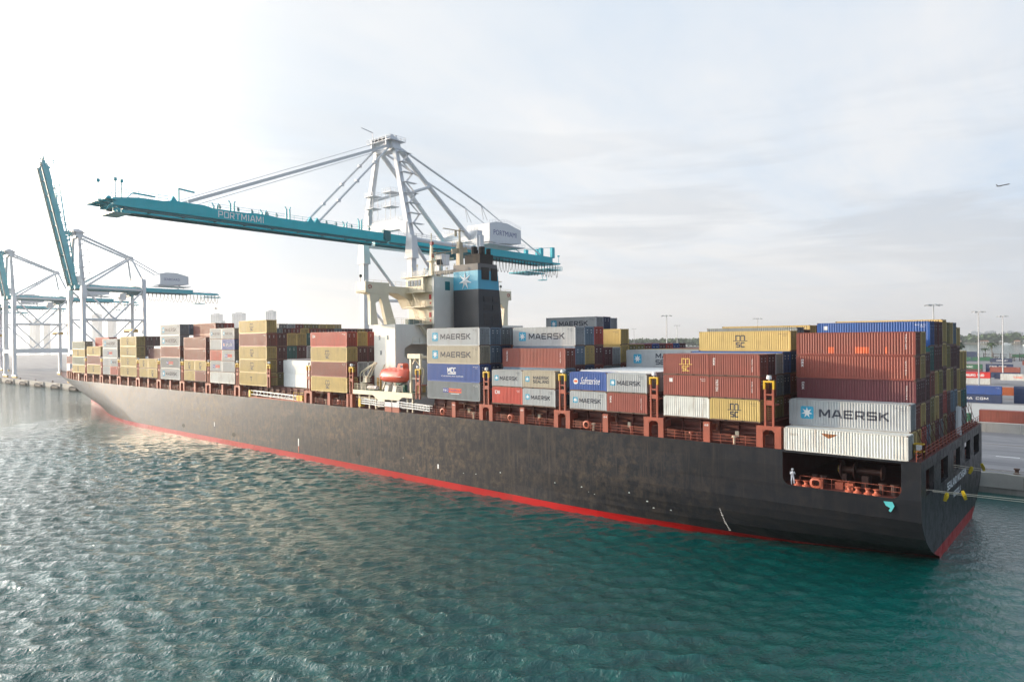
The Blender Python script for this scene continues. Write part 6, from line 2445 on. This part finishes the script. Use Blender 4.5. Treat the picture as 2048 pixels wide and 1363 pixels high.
for k, (pxl, pxr, ytop, dist, st_, lab) in enumerate((
        (422, 445, 628, 3500, 0.8, 'stepped pale tower, left of the three behind the bow stacks'), (465, 491, 626, 3500, 0, 'wide pale tower, middle of the three behind the bow stacks'),
        (532, 552, 622, 3400, 0, 'pale tower over the tall yellow stack'), (636, 655, 654, 3900, 0, 'low pale tower seen right of the bow stacks'),
        (185, 203, 628, 3600, 0, 'faint tower between the crane legs, left one'), (216, 232, 634, 3600, 0, 'faint tower between the crane legs, right one'),
        (60, 78, 640, 3600, 0, 'faint tower behind the left crane, left one'), (88, 100, 646, 3600, 0, 'faint tower behind the left crane, right one'))):
    a = pix((pxl + pxr) / 2, ytop, dist)
    w_ = (pxr - pxl) / F * dist * 0.86
    tower(a[0], a[1], w_, w_ * 0.5, a[2], lab, 'towers on the horizon', st_)
for k, (pxc, ytop) in enumerate(((1948, 663), (1958, 665), (1975, 663), (1984, 662), (2008, 664), (2020, 662), (2038, 664))):
    a = pix(pxc, ytop, 5600)
    tower(a[0], a[1], 42, 25, a[2], 'faint far tower over the right-hand island, number %s from the left' % ['one', 'two', 'three', 'four', 'five', 'six', 'seven'][k], 'far towers at the right')
q_ = MB()
lx, ly, _ = pix(1255, 662, 5000)
q_.prism([(-60, 0), (60, 0), (52, 40), (30, 62), (0, 70), (-30, 62), (-52, 40)], 'y', -30, 30)
o = q_.build('domed_arena', M_tower)
dxx = pix(1050, 653, 4200)
o.location = (dxx[0], dxx[1], -20)
tag(o, 'pale domed building on the horizon behind the grey container stack', 'building')

# ------------------------------------------------------------------ aircraft and gull
ax_, ay_, az_ = pix(2008, 370, 2700)
ac = empty('airliner', (ax_, ay_, az_), R(215), 'small distant airliner climbing in the sky at the upper right', 'aircraft')
q_ = MB()
q_.tube((-17, 0, 0), (13, 0, 0), 1.7, 10)
q_.tube((13, 0, 0), (18, 0, -0.3), 1.7, 10, 0, 0.3)
q_.tube((-17, 0, 0), (-22, 0, 1.0), 1.7, 10, 0, 0.4)
q_.build('fuselage', M_funnel_grey, ac)
for sg in (-1, 1):
    q_ = MB()
    q_.prism([(4, sg * 1.5), (-1, sg * 1.5), (-7, sg * 16), (-5, sg * 16)], 'z', -0.8, -0.3)
    q_.build('wing', M_funnel_grey, ac)
    q_ = MB()
    q_.prism([(-17, sg * 1), (-20, sg * 1), (-22, sg * 6), (-21, sg * 6)], 'z', 0.8, 1.1)
    q_.build('tailplane', M_funnel_grey, ac)
q_ = MB()
q_.prism([(-16, 1.2), (-20, 1.2), (-22.5, 7), (-20.5, 7)], 'y', -0.2, 0.2)
q_.build('tail_fin', M_funnel_grey, ac)
ac.rotation_euler = (0, R(-10), R(30))
gx_, gy_, gz_ = pix(432, 617, 120)
gl_ = empty('gull', (gx_, gy_, gz_), R(50), 'brown-grey gull gliding low over the bow stacks', 'bird')
J2 = {'body': (0, 0, 0, 0.07), 'head': (0.2, 0, 0.04, 0.045), 'bill': (0.28, 0, 0.02, 0.012), 'tail': (-0.26, 0, 0.0, 0.03)}
skin_figure('body', J2, [('body', 'head'), ('head', 'bill'), ('body', 'tail')], (0, 0, 0), 0, mat('gull_brown', (0.25, 0.2, 0.16), 0.8), gl_)
for sg in (-1, 1):
    q_ = MB()
    q_.add([(0.08, sg * 0.05, 0.03), (-0.1, sg * 0.05, 0.03), (-0.08, sg * 0.45, 0.12), (0.1, sg * 0.42, 0.13), (-0.12, sg * 0.9, 0.07), (-0.04, sg * 0.9, 0.08)], [(0, 1, 2, 3), (3, 2, 4, 5)])
    q_.add([(0.08, sg * 0.05, 0.015), (-0.1, sg * 0.05, 0.015), (-0.08, sg * 0.45, 0.11), (0.1, sg * 0.42, 0.115), (-0.12, sg * 0.9, 0.06), (-0.04, sg * 0.9, 0.07)], [(0, 3, 2, 1), (3, 5, 4, 2)])
    q_.build('wing', mat('gull_brown', (0.25, 0.2, 0.16), 0.8), gl_)

# ------------------------------------------------------------------ water
wm = bpy.data.materials.new('harbour_water')
wm.use_nodes = True
g = NT(wm.node_tree)
b = g.n['Principled BSDF']
geo = g.new('ShaderNodeNewGeometry').outputs['Position']
b.inputs['Roughness'].default_value = 0.06
b.inputs['IOR'].default_value = 1.33
b.inputs['Specular IOR Level'].default_value = 0.85
murk = g.noise(g.mapping(geo, (0.02, 0.03, 1)), 1.0, 4, 0.5)
g.put(b, 'Base Color', g.mix(g.ramp(murk, 0.35, 0.65), c4((0.0, 0.046, 0.042)), c4((0.0, 0.074, 0.072))))
w2 = g.noise(g.mapping(geo, (1.9, 1.2, 1), (0, 0, R(-8))), 1.0, 4, 0.62, 0.9)
w3 = g.noise(g.mapping(geo, (6.0, 4.0, 1), (0, 0, R(30))), 1.0, 3, 0.6, 0.3)
sp_ = g.new('ShaderNodeSeparateXYZ')
g.put(sp_, 0, geo)
lee = g.math('ADD', g.math('MULTIPLY', sp_.outputs[0], 0.16), sp_.outputs[1])
calm = g.ramp(lee, 26.0, 66.0, 1.0, 0.35)
far = g.noise(g.mapping(geo, (0.42, 0.24, 1), (0, 0, R(24))), 1.0, 3, 0.55, 0.7)
farm = g.ramp(g.vmath('LENGTH', geo, out=1), 150.0, 330.0, 0.0, 0.5)
h = g.math('ADD', g.math('MULTIPLY', w2, 0.23), g.math('ADD', g.math('MULTIPLY', w3, 0.035), g.math('MULTIPLY', far, farm)))
h = g.math('MULTIPLY', h, calm)
bp = g.new('ShaderNodeBump')
bp.inputs['Strength'].default_value = 1.0
bp.inputs['Distance'].default_value = 1.4
g.put(bp, 'Height', h)
g.put(b, 'Normal', bp.outputs[0])


def graded(a, b, lo, hi, step, grow):
    """grid lines: even between lo and hi, widening outwards to a and b"""
    mid_ = list(np.arange(lo, hi, step))
    L_, x, st = [], lo, step
    while x > a:
        st = min(st * grow, 4000)
        x -= st
        L_.append(x)
    H_, x, st = [], mid_[-1], step
    while x < b:
        st = min(st * grow, 4000)
        x += st
        H_.append(x)
    return np.array(L_[::-1] + mid_ + H_)


gxs = graded(-30000, 30000, -170, 22, 0.30, 1.012)
gys = graded(-30000, 30000, 4, 78, 0.30, 1.03)
nx_, ny_ = len(gxs), len(gys)
XX, YY = np.meshgrid(gxs, gys, indexing='ij')
rngw = np.random.RandomState(4)
ZZ = np.zeros_like(XX)
DX = np.zeros_like(XX)
DY = np.zeros_like(XX)
base_dir = math.atan2(-0.75, 0.66)
spX = np.gradient(gxs)[:, None] * np.ones((1, ny_))
spY = np.gradient(gys)[None, :] * np.ones((nx_, 1))
spc = np.maximum(spX, spY)
for k in range(80):
    lam = 0.65 * (3.6 / 0.65) ** rngw.rand()
    th_ = base_dir + rngw.randn() * 0.62
    kk = 2 * math.pi / lam
    amp = 0.0122 * lam ** 0.75
    ph = rngw.rand() * 6.283
    fade = np.clip(lam / (spc * 2.4) - 1.0, 0, 1)
    arg = kk * (XX * math.cos(th_) + YY * math.sin(th_)) + ph
    sn_ = np.sin(arg)
    ZZ += amp * fade * sn_
    c_ = np.cos(arg) * amp * fade * 0.9
    DX += c_ * math.cos(th_)
    DY += c_ * math.sin(th_)
leeA = 0.16 * XX + YY
patch = 0.8 + 0.35 * np.sin(XX * 0.045 + 1.0 + 1.3 * np.sin(YY * 0.05)) * np.sin(YY * 0.07 + XX * 0.02)
calmA = np.clip(1.0 - (leeA - 30) / 40 * 0.55, 0.45, 1.0) * patch
ZZ *= calmA
XX = XX + DX * calmA
YY = YY + DY * calmA
me = bpy.data.meshes.new('harbour_water')
nv = nx_ * ny_
idx = np.arange(nv).reshape(nx_, ny_)
quads = np.stack([idx[:-1, :-1], idx[1:, :-1], idx[1:, 1:], idx[:-1, 1:]], -1).reshape(-1, 4)
me.vertices.add(nv)
me.vertices.foreach_set('co', np.stack([XX, YY, ZZ], -1).astype(np.float32).ravel())
me.loops.add(quads.size)
me.loops.foreach_set('vertex_index', quads.astype(np.int32).ravel())
me.polygons.add(len(quads))
me.polygons.foreach_set('loop_start', np.arange(0, quads.size, 4, dtype=np.int32))
me.polygons.foreach_set('use_smooth', np.ones(len(quads), dtype=bool))
me.update()
me.validate()
me.materials.append(wm)
wo_ = bpy.data.objects.new('harbour_water', me)
C.objects.link(wo_)
tag(wo_, kind='structure')

# ------------------------------------------------------------------ air
hm = bpy.data.materials.new('haze')
hm.use_nodes = True
g = NT(hm.node_tree)
g.n.clear()
pv = g.new('ShaderNodeVolumePrincipled')
pv.inputs['Color'].default_value = (0.93, 0.95, 0.98, 1)
pv.inputs['Density'].default_value = 0.00014
pv.inputs['Anisotropy'].default_value = 0.55
mo = g.new('ShaderNodeOutputMaterial')
g.l.new(pv.outputs[0], mo.inputs['Volume'])
q_ = MB()
q_.box(-5500, 4000, -900, 6500, -3.0, 132.0)
tag(q_.build('haze', hm), kind='stuff')
